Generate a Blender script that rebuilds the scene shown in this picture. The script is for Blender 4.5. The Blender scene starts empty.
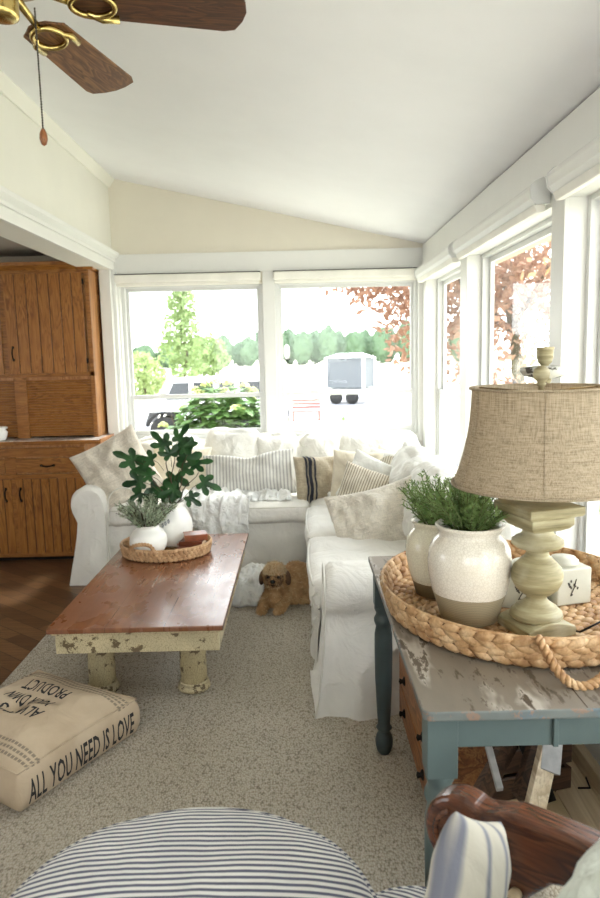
import bpy, bmesh, math, random
from mathutils import Vector, Matrix, Euler, noise
random.seed(7)
PI = math.pi
scn = bpy.context.scene
COL = scn.collection
V = Vector

# ------------------------------------------------------------------ camera
CAM_H = 1.5; FPX = 690.0; PITCH = math.radians(7.7); ROLL = math.radians(-1.35)
fw = V((0, math.cos(PITCH), -math.sin(PITCH))); r0 = V((1, 0, 0)); u0 = r0.cross(fw)
rt = math.cos(ROLL)*r0 + math.sin(ROLL)*u0; up = -math.sin(ROLL)*r0 + math.cos(ROLL)*u0
CAM = V((0, 0, CAM_H))
def ray(x, y): return fw + rt*((x-300)/FPX) - up*((y-449)/FPX)
def aty(x, y, Y):
    d = ray(x, y); return CAM + d*(Y/d.y)
def atz(x, y, z):
    d = ray(x, y); return CAM + d*((z-CAM_H)/d.z)
cam_d = bpy.data.cameras.new('camera'); cam = bpy.data.objects.new('camera', cam_d); COL.objects.link(cam)
m = Matrix((rt, up, -fw)).transposed().to_4x4(); m.translation = CAM
cam.matrix_world = m
cam_d.sensor_fit = 'HORIZONTAL'; cam_d.sensor_width = 24.0; cam_d.lens = 24.0*FPX/600
cam_d.clip_start = 0.05; cam_d.clip_end = 600
cam_d.dof.use_dof = True; cam_d.dof.focus_distance = 2.4; cam_d.dof.aperture_fstop = 4.5
scn.camera = cam

# ------------------------------------------------------------------ materials
def lin(c):
    return tuple(((v/255)/12.92 if v/255 <= .04045 else ((v/255+.055)/1.055)**2.4) for v in c) + (1,)
class NT:
    def __init__(s, name):
        s.m = bpy.data.materials.new(name); s.m.use_nodes = True
        s.t = s.m.node_tree; s.b = s.t.nodes['Principled BSDF']; s.o = s.t.nodes['Material Output']
        s.co = None
    def n(s, t, **k):
        nd = s.t.nodes.new(t)
        for a, v in k.items(): setattr(nd, a, v)
        return nd
    def l(s, a, b): s.t.links.new(a, b)
    def coord(s, scale=(1, 1, 1), rot=(0, 0, 0), loc=(0, 0, 0)):
        if s.co is None: s.co = s.n('ShaderNodeTexCoord')
        mp = s.n('ShaderNodeMapping'); mp.inputs['Scale'].default_value = scale
        mp.inputs['Rotation'].default_value = rot; mp.inputs['Location'].default_value = loc
        s.l(s.co.outputs['Object'], mp.inputs['Vector']); return mp.outputs['Vector']
    def noise(s, vec, scale=5, detail=4, rough=.5, dist=0):
        nd = s.n('ShaderNodeTexNoise'); nd.inputs['Scale'].default_value = scale
        nd.inputs['Detail'].default_value = detail; nd.inputs['Roughness'].default_value = rough
        nd.inputs['Distortion'].default_value = dist
        s.l(vec, nd.inputs['Vector']); return nd.outputs['Fac']
    def wave(s, vec, scale=5, dist=0, detail=2, prof='SIN', direction='X', typ='BANDS', dscale=1):
        nd = s.n('ShaderNodeTexWave'); nd.wave_type = typ; nd.wave_profile = prof
        if typ == 'BANDS': nd.bands_direction = direction
        nd.inputs['Scale'].default_value = scale; nd.inputs['Distortion'].default_value = dist
        nd.inputs['Detail'].default_value = detail; nd.inputs['Detail Scale'].default_value = dscale
        s.l(vec, nd.inputs['Vector']); return nd.outputs['Fac']
    def ramp(s, fac, stops, interp='LINEAR'):
        nd = s.n('ShaderNodeValToRGB'); cr = nd.color_ramp; cr.interpolation = interp
        while len(cr.elements) < len(stops): cr.elements.new(.5)
        for e, (p, c) in zip(cr.elements, stops): e.position = p; e.color = c if len(c) == 4 else lin(c)
        s.l(fac, nd.inputs['Fac']); return nd.outputs['Color']
    def mix(s, fac, a, b, mode='MIX'):
        nd = s.n('ShaderNodeMix'); nd.data_type = 'RGBA'; nd.blend_type = mode
        for sock, v in ((nd.inputs[0], fac), (nd.inputs[6], a), (nd.inputs[7], b)):
            if hasattr(v, 'is_linked'): s.l(v, sock)
            else: sock.default_value = v if not isinstance(v, tuple) or len(v) == 4 else lin(v)
        return nd.outputs[2]
    def math(s, op, a, b=0):
        nd = s.n('ShaderNodeMath'); nd.operation = op
        for sock, v in ((nd.inputs[0], a), (nd.inputs[1], b)):
            if hasattr(v, 'is_linked'): s.l(v, sock)
            else: sock.default_value = v
        return nd.outputs[0]
    def axis(s, vec, i):
        nd = s.n('ShaderNodeSeparateXYZ'); s.l(vec, nd.inputs[0]); return nd.outputs[i]
    def col(s, c):
        if hasattr(c, 'is_linked'): s.l(c, s.b.inputs['Base Color'])
        else: s.b.inputs['Base Color'].default_value = lin(c)
    def rough(s, r):
        if hasattr(r, 'is_linked'): s.l(r, s.b.inputs['Roughness'])
        else: s.b.inputs['Roughness'].default_value = r
    def bump(s, h, strength=.3, dist=.01):
        nd = s.n('ShaderNodeBump'); nd.inputs['Strength'].default_value = strength; nd.inputs['Distance'].default_value = dist
        s.l(h, nd.inputs['Height']); 
        if getattr(s, 'lastb', None) is not None: s.l(s.lastb, nd.inputs['Normal'])
        s.lastb = nd.outputs['Normal']; s.l(s.lastb, s.b.inputs['Normal'])
BLK = (0, 0, 0, 1); WHT = (1, 1, 1, 1)

def m_paint(name, c, rough=.55, var=.008):
    t = NT(name); v = t.coord()
    f = t.noise(v, 3, 5, .6)
    d = tuple(max(0, x*(1-var*2)) for x in c)
    t.col(t.ramp(f, [(.3, lin(d)), (.7, lin(c))])); t.rough(rough)
    t.bump(t.noise(v, 120, 3), .05, .002); return t.m
def m_plain(name, c, rough=.5, metal=0, nscale=30, var=.08):
    t = NT(name); v = t.coord(); f = t.noise(v, nscale, 3)
    t.col(t.ramp(f, [(.25, lin(tuple(x*(1-var) for x in c))), (.75, lin(tuple(min(255, x*(1+var)) for x in c)))]))
    t.rough(rough); t.b.inputs['Metallic'].default_value = metal; return t.m
def m_fabric(name, c, weave=260, wr=.25, var=.05, wscale=9, sheen=.2, slub=.0):
    t = NT(name); v = t.coord()
    f = t.noise(v, 7, 4); c1 = t.ramp(f, [(.3, lin(tuple(x*(1-var) for x in c))), (.7, lin(c))])
    if slub:
        s1 = t.noise(t.coord((18, 18, 260)), 1, 3); s2 = t.noise(t.coord((260, 260, 18)), 1, 3)
        fs = t.math('MULTIPLY', t.math('ADD', s1, s2), .5)
        c1 = t.mix(t.ramp(fs, [(.42, BLK), (.6, WHT)]), c1, tuple(x*(1-slub) for x in c))
    t.col(c1); t.rough(.92)
    w = t.math('ADD', t.wave(v, weave/6.3, 1, 1, direction='X'), t.wave(v, weave/6.3, 1, 1, direction='Z'))
    t.bump(w, .08, .002)
    rg = t.n('ShaderNodeTexNoise'); rg.noise_type = 'RIDGED_MULTIFRACTAL'; rg.inputs['Scale'].default_value = wscale*.45; rg.inputs['Detail'].default_value = 3; rg.inputs['Distortion'].default_value = .8
    t.l(t.coord((1, 1.5, .8), (.3, .5, .2)), rg.inputs['Vector']); t.bump(rg.outputs['Fac'], min(1, wr*1.6), .028)
    t.bump(t.noise(v, wscale, 5, .55, 1.2), wr*1.3, .05)
    t.b.inputs['Sheen Weight'].default_value = sheen; return t.m
def m_stripes(name, base, stripe, freq, duty=.5, axis=0, fine=None, wr=.2, soft=.06, warp=.0):
    """woven stripes across one local axis; freq = stripes per metre"""
    t = NT(name); v = t.coord(); a = t.axis(v, axis)
    if warp:
        a = t.math('ADD', a, t.math('MULTIPLY', t.math('SUBTRACT', t.noise(v, 6, 2), .5), warp))
    fr = t.math('FRACT', t.math('MULTIPLY', a, freq))
    tri = t.math('ABSOLUTE', t.math('SUBTRACT', fr, .5))   # 0 at stripe centre, .5 at edge
    msk = t.ramp(tri, [(duty/2-soft, WHT), (duty/2+soft, BLK)])
    base_c = t.ramp(t.noise(v, 8, 4), [(.3, lin(tuple(x*.94 for x in base))), (.7, lin(base))])
    t.col(t.mix(msk, base_c, stripe)); t.rough(.92)
    t.bump(t.noise(v, 9, 5, .55, 1.), wr, .03); t.bump(t.noise(v, 400, 1), .08, .001)
    t.b.inputs['Sheen Weight'].default_value = .15
    return t.m
def m_wood(name, dark, mid, light, grain='Z', scale=1., rough=.4, ring=9, coat=.0, bump=.12, knots=False):
    t = NT(name)
    g = {'X': (.12, 1, 1), 'Y': (1, .12, 1), 'Z': (1, 1, .12)}[grain]
    g = tuple(x*scale for x in g); v = t.coord(g)
    n1 = t.noise(v, ring, 3, .5, .6)
    rings = t.math('FRACT', t.math('MULTIPLY', n1, 9))
    rr = t.ramp(rings, [(0, lin(dark)), (.35, lin(mid)), (.8, lin(light)), (1, lin(dark))])
    fg = {'X': (2, 90, 90), 'Y': (90, 2, 90), 'Z': (90, 90, 2)}[grain]
    fine = t.noise(t.coord(tuple(x*scale for x in fg)), 1.5, 4, .6)
    c = t.mix(t.ramp(fine, [(.45, BLK), (.75, WHT)]), rr, dark)
    big = t.noise(t.coord(), 2.5, 2); c = t.mix(t.ramp(big, [(.35, BLK), (.7, (.5, .5, .5, 1))]), c, mid)
    t.col(c); t.rough(rough); t.bump(fine, bump, .003)
    t.b.inputs['Coat Weight'].default_value = coat; t.b.inputs['Coat Roughness'].default_value = .25
    return t.m

M = {}
M['wall'] = m_paint('cream_wall', (231, 229, 218), .7)
M['wall2'] = m_paint('beige_wall', (226, 220, 204), .7)
M['ceil'] = m_paint('ceiling_paint', (241, 241, 241), .8)
M['trim'] = m_paint('white_trim', (228, 228, 223), .42)
M['vinyl'] = m_paint('window_vinyl', (214, 215, 212), .38)
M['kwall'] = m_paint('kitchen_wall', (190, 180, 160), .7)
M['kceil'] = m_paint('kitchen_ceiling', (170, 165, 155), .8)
M['blind'] = m_fabric('blind_fabric', (242, 240, 230), 200, .02)
M['seam'] = m_plain('dark_gap', (70, 66, 60), .8)
M['oak'] = m_wood('oak_cabinet', (118, 70, 24), (158, 102, 42), (176, 120, 56), 'Z', 2.2, .36, 8, .25)
M['oakx'] = m_wood('oak_horizontal', (112, 66, 24), (150, 96, 40), (168, 114, 54), 'X', 2.2, .36, 8, .25)
M['oaks'] = m_wood('oak_side', (140, 92, 50), (176, 124, 74), (192, 142, 92), 'Z', 1., .4, 7, .2)
M['groove'] = m_plain('groove_dark', (58, 32, 14), .7)
M['marble'] = None
t = NT('marble_counter'); v = t.coord(); f = t.noise(v, 4, 8, .65, 1.5)
t.col(t.ramp(f, [(.35, (214, 208, 202)), (.5, (196, 188, 184)), (.56, (150, 140, 134)), (.62, (205, 200, 195))])); t.rough(.25); M['marble'] = t.m
M['brass'] = m_plain('polished_brass', (200, 178, 114), .24, 1, 8, .12)
M['dbrass'] = m_plain('aged_brass', (120, 96, 52), .35, 1, 8, .2)
M['iron'] = m_plain('black_iron', (34, 30, 28), .45, .8)
M['chain'] = m_plain('dark_chain', (70, 66, 60), .4, .8)
M['blade'] = m_wood('walnut_blade', (46, 26, 16), (78, 46, 26), (104, 66, 38), 'X', 2.2, .5, 11, .0)
M['blade_lit'] = m_wood('lit_walnut_blade', (66, 38, 20), (112, 74, 42), (146, 104, 64), 'X', 2.2, .5, 11, .0)  # lighter copy for one blade, light put into its wood colour
M['bead'] = m_wood('bead_wood', (96, 54, 24), (138, 84, 42), (158, 102, 58), 'Z', 6, .3)

# carpet: small raised loops, cream with darker specks
t = NT('loop_carpet'); v = t.coord((1, 1, 1))
vo = t.n('ShaderNodeTexVoronoi'); vo.inputs['Scale'].default_value = 1.0; vo.inputs['Randomness'].default_value = .75
t.l(t.coord((150, 95, 1)), vo.inputs['Vector'])
d = vo.outputs['Distance']
spk = t.noise(t.coord((150, 95, 1)), .55, 2)
c = t.ramp(d, [(.15, (206, 198, 182)), (.6, (182, 173, 156)), (.85, (128, 118, 102))])
c = t.mix(t.ramp(spk, [(.58, BLK), (.68, (.6,)*3+(1,))]), c, (128, 118, 102))
c = t.mix(t.ramp(t.noise(v, 1.2, 3), [(.3, BLK), (.8, (.35, .35, .35, 1))]), c, (150, 140, 122))
t.col(c); t.rough(.97); inv = t.math('SUBTRACT', 1, d); t.bump(inv, .7, .008); M['carpet'] = t.m
# dark herringbone-like parquet
t = NT('parquet_floor'); v = t.coord((1, 1, 1), (0, 0, math.radians(38)))
br = t.n('ShaderNodeTexBrick'); t.l(v, br.inputs['Vector'])
br.inputs['Scale'].default_value = 1; br.inputs['Brick Width'].default_value = .62; br.inputs['Row Height'].default_value = .095
br.inputs['Mortar Size'].default_value = .002; br.inputs['Color1'].default_value = lin((132, 98, 66)); br.inputs['Color2'].default_value = lin((92, 64, 42))
br.inputs['Mortar'].default_value = lin((34, 24, 16))
gr = t.noise(t.coord((2, 60, 1), (0, 0, math.radians(38))), 2, 4)
t.col(t.mix(t.ramp(gr, [(.4, BLK), (.75, (.7, .7, .7, 1))]), br.outputs['Color'], (44, 29, 18))); t.rough(.38); t.bump(gr, .05, .002)
M['parquet'] = t.m
M['slip'] = m_fabric('white_slipcover', (230, 227, 219), 300, .32, .04, 6)
M['slip2'] = m_fabric('back_cushion_cotton', (226, 224, 216), 300, .35, .03, 7)
M['pipe'] = m_fabric('slipcover_piping', (222, 219, 208), 300, .1)
M['linen'] = m_fabric('natural_linen', (222, 212, 194), 420, .35, .06, 8, .2, .14)
M['linen2'] = m_fabric('washed_flax_linen', (232, 224, 208), 420, .6, .06, 11, .2, .12)
M['cream'] = m_fabric('cream_cotton', (232, 222, 200), 380, .3)
M['white'] = m_fabric('white_cotton', (243, 242, 236), 380, .35)
M['tan'] = m_fabric('tan_grain_sack', (192, 178, 152), 300, .3, .08, 9, .2, .18)
M['grey_str'] = m_stripes('grey_ticking', (222, 220, 212), (168, 166, 160), 42, .42, 0, warp=.006)
M['tan_str'] = m_stripes('tan_ticking', (228, 220, 202), (150, 138, 118), 62, .38, 0, warp=.006)
M['blue_str'] = m_stripes('blue_band_linen', (204, 198, 182), (120, 122, 134), 17, .2, 0, soft=.07)
M['ticking'] = m_stripes('navy_ticking', (226, 224, 218), (84, 86, 104), 58, .46, 1, wr=.12, soft=.07, warp=.004)
M['ticking2'] = m_stripes('navy_ticking_seat', (226, 224, 218), (84, 86, 104), 68, .48, 1, wr=.12, soft=.07)
M['black_cloth'] = m_plain('black_stripe_weave', (40, 42, 52), .9)
M['throw'] = m_fabric('white_gauze_throw', (242, 242, 238), 500, .5, .03, 16)
M['pale_throw'] = m_fabric('pale_sage_cotton', (214, 220, 208), 200, .5, .08, 9)
M['piano'] = m_plain('ink_print', (46, 44, 44), .9)

# reddish pine coffee table top
M['ctop'] = None
t = NT('coffee_tabletop_pine'); v = t.coord((9, .45, 4))
n1 = t.noise(v, 1.1, 3, .5, .4); rings = t.math('FRACT', t.math('MULTIPLY', n1, 7))
c = t.ramp(n1, [(.3, (108, 66, 44)), (.45, (132, 86, 58)), (.55, (122, 76, 51)), (.7, (150, 102, 70))])
fine = t.noise(t.coord((80, 2, 1)), 2, 4, .6); c = t.mix(t.ramp(fine, [(.5, BLK), (.8, (.5, .5, .5, 1))]), c, (78, 44, 28))
pit = t.noise(t.coord((34, 12, 1)), 2, 2); c = t.mix(t.ramp(pit, [(.80, BLK), (.84, WHT)]), c, (66, 38, 26))
seam = t.math('ABSOLUTE', t.math('SUBTRACT', t.math('FRACT', t.math('MULTIPLY', t.axis(t.coord(), 0), 4.2)), .5))
c = t.mix(t.ramp(seam, [(.0, WHT), (.008, BLK)]), c, (52, 28, 18))
t.col(c); t.rough(t.ramp(t.noise(t.coord((4, 2, 1)), 3, 4), [(.3, (.2,)*3+(1,)), (.7, (.38,)*3+(1,))])); t.bump(fine, .1, .003)
t.b.inputs['Coat Weight'].default_value = .3; t.b.inputs['Coat Roughness'].default_value = .2; M['ctop'] = t.m
def m_chippy(name, base, under, c2=None, amount=.6, scale=14, rough=.6, stretch=(1, 1, 1), crackle=True):
    t = NT(name); v = t.coord(stretch)
    f = t.noise(v, scale, 6, .7)
    c = t.ramp(t.noise(v, scale*.4, 3), [(.3, lin(tuple(x*.88 for x in base))), (.7, lin(base))])
    if c2: c = t.mix(t.ramp(t.noise(v, scale*.5, 3, .6), [(.56, BLK), (.64, WHT)]), c, c2)
    c = t.mix(t.ramp(f, [(amount, BLK), (amount+.03, WHT)]), c, under)
    if crackle:
        vo = t.n('ShaderNodeTexVoronoi'); vo.feature = 'DISTANCE_TO_EDGE'; vo.inputs['Scale'].default_value = scale*9
        t.l(t.coord((1, 1, .35)), vo.inputs['Vector'])
        c = t.mix(t.ramp(vo.outputs['Distance'], [(.0, (.55,)*3+(1,)), (.08, BLK)]), c, under)
    t.col(c); t.rough(rough); t.bump(f, .25, .003); return t.m
M['chip_cream'] = m_chippy('chippy_cream_paint', (206, 192, 154), (98, 82, 56), None, .56, 18)
M['chip_leg'] = m_chippy('chippy_cream_blue_paint', (200, 184, 142), (98, 82, 56), (140, 150, 146), .56, 16)
M['console_top'] = m_chippy('worn_grey_tabletop', (132, 122, 108), (86, 74, 60), (176, 168, 156), .55, 9, .5, (3, .8, 1), False)
M['console_edge'] = m_chippy('worn_table_edge', (116, 122, 118), (138, 116, 100), (96, 114, 124), .52, 30, .6, (1, 1, 1), False)
M['teal'] = m_chippy('grey_teal_paint', (96, 112, 110), (156, 154, 140), None, .70, 18, .5, (1, 1, 1), False)
M['teal_shaded'] = m_chippy('shaded_teal_paint', (58, 70, 70), (104, 112, 104), None, .74, 18, .5, (1, 1, 1), False)  # darker copy of the teal: shade put into side aprons and far legs
M['wicker'] = None
t = NT('water_hyacinth'); v = t.coord()
f = t.noise(v, 22, 3); g = t.noise(t.coord((1, 1, 1)), 160, 3)
c = t.ramp(f, [(.3, (140, 98, 58)), (.5, (186, 148, 104)), (.72, (216, 186, 146))])
t.col(t.mix(t.ramp(g, [(.45, BLK), (.8, (.5,)*3+(1,))]), c, (120, 80, 44))); t.rough(.6); t.bump(g, .3, .003); M['wicker'] = t.m
t = NT('small_basket_weave'); v = t.coord(); f = t.noise(v, 30, 3); t.col(t.ramp(f, [(.3, (160, 120, 80)), (.7, (208, 172, 130))])); t.rough(.6); M['wicker2'] = t.m
M['wshadow'] = m_plain('weave_shadow', (96, 66, 38), .9)  # dark brown standing in for shade in the gaps of the weave
# glazed crocks
def m_crock(name, zband, top=(224, 218, 204), bot=(158, 146, 118)):
    t = NT(name); v = t.coord(); z = t.axis(v, 2)
    vo = t.n('ShaderNodeTexVoronoi'); vo.feature = 'DISTANCE_TO_EDGE'; vo.inputs['Scale'].default_value = 130
    t.l(v, vo.inputs['Vector'])
    c = t.mix(t.ramp(vo.outputs['Distance'], [(0, (.45,)*3+(1,)), (.12, BLK)]), lin(top), (176, 164, 144))
    c = t.mix(t.ramp(t.noise(v, 12, 4), [(.5, BLK), (.75, (.5,)*3+(1,))]), c, (222, 212, 192))
    lo = t.ramp(t.wave(v, 60, 1.5, 2, direction='Z'), [(0, lin(tuple(x*.86 for x in bot))), (1, lin(bot))])
    msk = t.math('GREATER_THAN', t.math('ADD', z, t.math('MULTIPLY', t.noise(v, 14, 2), .006)), zband+.003)
    t.col(t.mix(msk, lo, c)); t.rough(t.ramp(msk, [(0, (.6,)*3+(1,)), (1, (.16,)*3+(1,))]))
    t.bump(t.wave(v, 18, 1.5, 2, direction='Z'), .06, .004); return t.m
M['crock'] = m_crock('crackle_crock', .080)
M['crock_b'] = m_crock('small_crock', .045, (214, 208, 184), (120, 104, 74))
M['pot'] = m_plain('white_glazed_pot', (238, 237, 230), .3, 0, 12, .03)
M['lampwood'] = None
t = NT('weathered_lamp_wood'); v = t.coord()
f = t.noise(t.coord((6, 6, 60)), 1, 4, .6); c = t.ramp(f, [(.3, (112, 102, 68)), (.5, (152, 142, 106)), (.7, (184, 176, 142))])
c = t.mix(t.ramp(t.noise(v, 9, 4), [(.5, BLK), (.7, (.6,)*3+(1,))]), c, (196, 190, 166))
t.col(c); t.rough(.6); t.bump(f, .15, .002); M['lampwood'] = t.m
# burlap shade (translucent cloth)
t = NT('burlap_shade'); v = t.coord()
h = t.noise(t.coord((30, 30, 600)), 1, 3); w = t.noise(t.coord((500, 500, 16)), 1, 3)
fs = t.math('MULTIPLY', t.math('ADD', h, w), .5)
c = t.ramp(fs, [(.36, (150, 134, 110)), (.5, (194, 178, 152)), (.64, (214, 200, 176))])
t.col(c); t.rough(.95); t.bump(fs, .3, .002)
tr = t.n('ShaderNodeBsdfTranslucent'); t.l(c, tr.inputs['Color']); mx = t.n('ShaderNodeMixShader'); mx.inputs[0].default_value = .45
t.l(t.b.outputs[0], mx.inputs[1]); t.l(tr.outputs[0], mx.inputs[2]); t.l(mx.outputs[0], t.o.inputs['Surface']); M['burlap'] = t.m
M['shadelin'] = m_plain('shade_lining', (238, 234, 224), .9)
M['saucer'] = m_chippy('chippy_saucer_paint', (206, 206, 196), (74, 68, 58), None, .52, 26, .5, (1, 1, 1), False)
M['tin'] = m_chippy('painted_tin', (208, 206, 190), (110, 104, 90), None, .72, 20, .35, (1, 1, 1), False)
M['seat_wood'] = m_wood('carved_arm_wood', (60, 30, 18), (98, 54, 32), (116, 68, 42), 'X', 2., .26, 9, .4)
M['crate'] = m_wood('crate_orange_wood', (96, 56, 28), (150, 96, 54), (178, 124, 76), 'Y', 1.4, .5)
M['dcrate'] = m_wood('dark_crate_wood', (46, 30, 20), (80, 56, 38), (104, 76, 54), 'X', 1.6, .6)
M['pale_wood'] = m_wood('pale_plank', (196, 172, 136), (226, 206, 172), (238, 222, 192), 'Y', 1., .5, 6)
M['jute'] = m_fabric('jute_mat', (206, 182, 138), 120, .1, .15)
M['boardgrey'] = m_plain('grey_paint_board', (180, 178, 174), .6)
def m_leaf(name, c, c2, trans=.3, rough=.45):
    t = NT(name); v = t.coord(); f = t.noise(v, 14, 2)
    c = t.ramp(f, [(.3, lin(c)), (.7, lin(c2))]); t.col(c); t.rough(rough)
    tr = t.n('ShaderNodeBsdfTranslucent'); t.l(c, tr.inputs['Color']); mx = t.n('ShaderNodeMixShader'); mx.inputs[0].default_value = trans
    t.l(t.b.outputs[0], mx.inputs[1]); t.l(tr.outputs[0], mx.inputs[2]); t.l(mx.outputs[0], t.o.inputs['Surface']); return t.m
M['fig'] = m_leaf('fig_leaf', (20, 50, 24), (48, 90, 44), .22, .32)
M['sage'] = m_leaf('dusty_sage_leaf', (130, 146, 118), (178, 188, 160), .3, .7)
M['fern'] = m_leaf('evergreen_needle', (92, 124, 64), (152, 176, 112), .4, .6)
M['gstem'] = m_plain('green_stem', (92, 104, 58), .7)
M['stem'] = m_plain('woody_stem', (70, 54, 36), .8)
M['tree_far'] = m_leaf('far_tree_leaf', (74, 96, 74), (106, 128, 98), .2, .9)
M['tree_mid'] = m_leaf('mid_tree_leaf', (104, 126, 76), (148, 166, 112), .3, .7)
M['bushy'] = m_leaf('bush_leaf', (120, 138, 84), (162, 176, 118), .3, .7)
M['maple'] = m_leaf('red_maple_leaf', (140, 102, 84), (178, 142, 114), .35, .7)
M['maple2'] = m_leaf('pink_olive_leaf', (150, 132, 86), (196, 152, 124), .35, .7)
M['hyd'] = m_leaf('hydrangea_leaf', (84, 124, 66), (132, 162, 96), .35, .5)
M['hydf'] = m_leaf('hydrangea_flower', (196, 200, 130), (220, 222, 170), .3, .8)
M['bark'] = m_plain('bark', (84, 70, 58), .9)
t = NT('grass_field'); f = t.noise(t.coord(), .08, 5); t.col(t.ramp(f, [(.3, (206, 206, 180)), (.7, (218, 217, 196))])); t.rough(.95); M['field'] = t.m
t = NT('lawn'); f = t.noise(t.coord(), .8, 5); t.col(t.ramp(f, [(.3, (180, 176, 158)), (.7, (194, 190, 174))])); t.rough(.95); M['lawn'] = t.m
M['asphalt'] = m_plain('driveway_asphalt', (128, 127, 130), .9, 0, 2, .1)
M['jeep'] = m_plain('white_car_paint', (226, 226, 226), .25)
M['cglass'] = m_plain('dark_car_glass', (44, 50, 56), .12)
M['rubber'] = m_plain('tyre_rubber', (26, 26, 27), .8)
M['metal'] = m_plain('grey_metal', (150, 152, 152), .4, .6)
M['mesh'] = m_plain('trailer_mesh', (96, 100, 104), .7, 0, 60, .2)
M['redwood'] = m_plain('red_painted_timber', (150, 104, 98), .7)
M['shingle'] = m_plain('eave_board', (190, 176, 150), .8)
t = NT('window_glass'); tp = t.n('ShaderNodeBsdfTransparent'); tp.inputs[0].default_value = (.97, .98, .97, 1)
gl = t.n('ShaderNodeBsdfGlossy'); gl.inputs['Roughness'].default_value = .03
lw = t.n('ShaderNodeLayerWeight'); lw.inputs['Blend'].default_value = .5; frp = t.math('ADD', t.math('MULTIPLY', t.math('POWER', lw.outputs['Facing'], 5), .35), .02)
mx = t.n('ShaderNodeMixShader'); t.l(frp, mx.inputs[0]); t.l(tp.outputs[0], mx.inputs[1]); t.l(gl.outputs[0], mx.inputs[2]); t.l(mx.outputs[0], t.o.inputs['Surface']); M['glass'] = t.m
def m_fur():
    t = NT('dog_fur'); v = t.coord(); f = t.noise(v, 18, 4, .6); z = t.axis(v, 2)
    c = t.ramp(f, [(.3, (160, 122, 80)), (.55, (194, 156, 110)), (.75, (216, 186, 144))])
    t.col(c); t.rough(.85); t.bump(t.noise(t.coord((60, 60, 20)), 3, 3), .4, .004); return t.m
M['fur'] = m_fur()
M['fur_l'] = m_plain('pale_fur', (214, 190, 152), .85)
M['fur_d'] = m_plain('dark_fur', (104, 76, 54), .85)
M['nose'] = m_plain('dark_nose', (22, 18, 18), .25)

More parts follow.
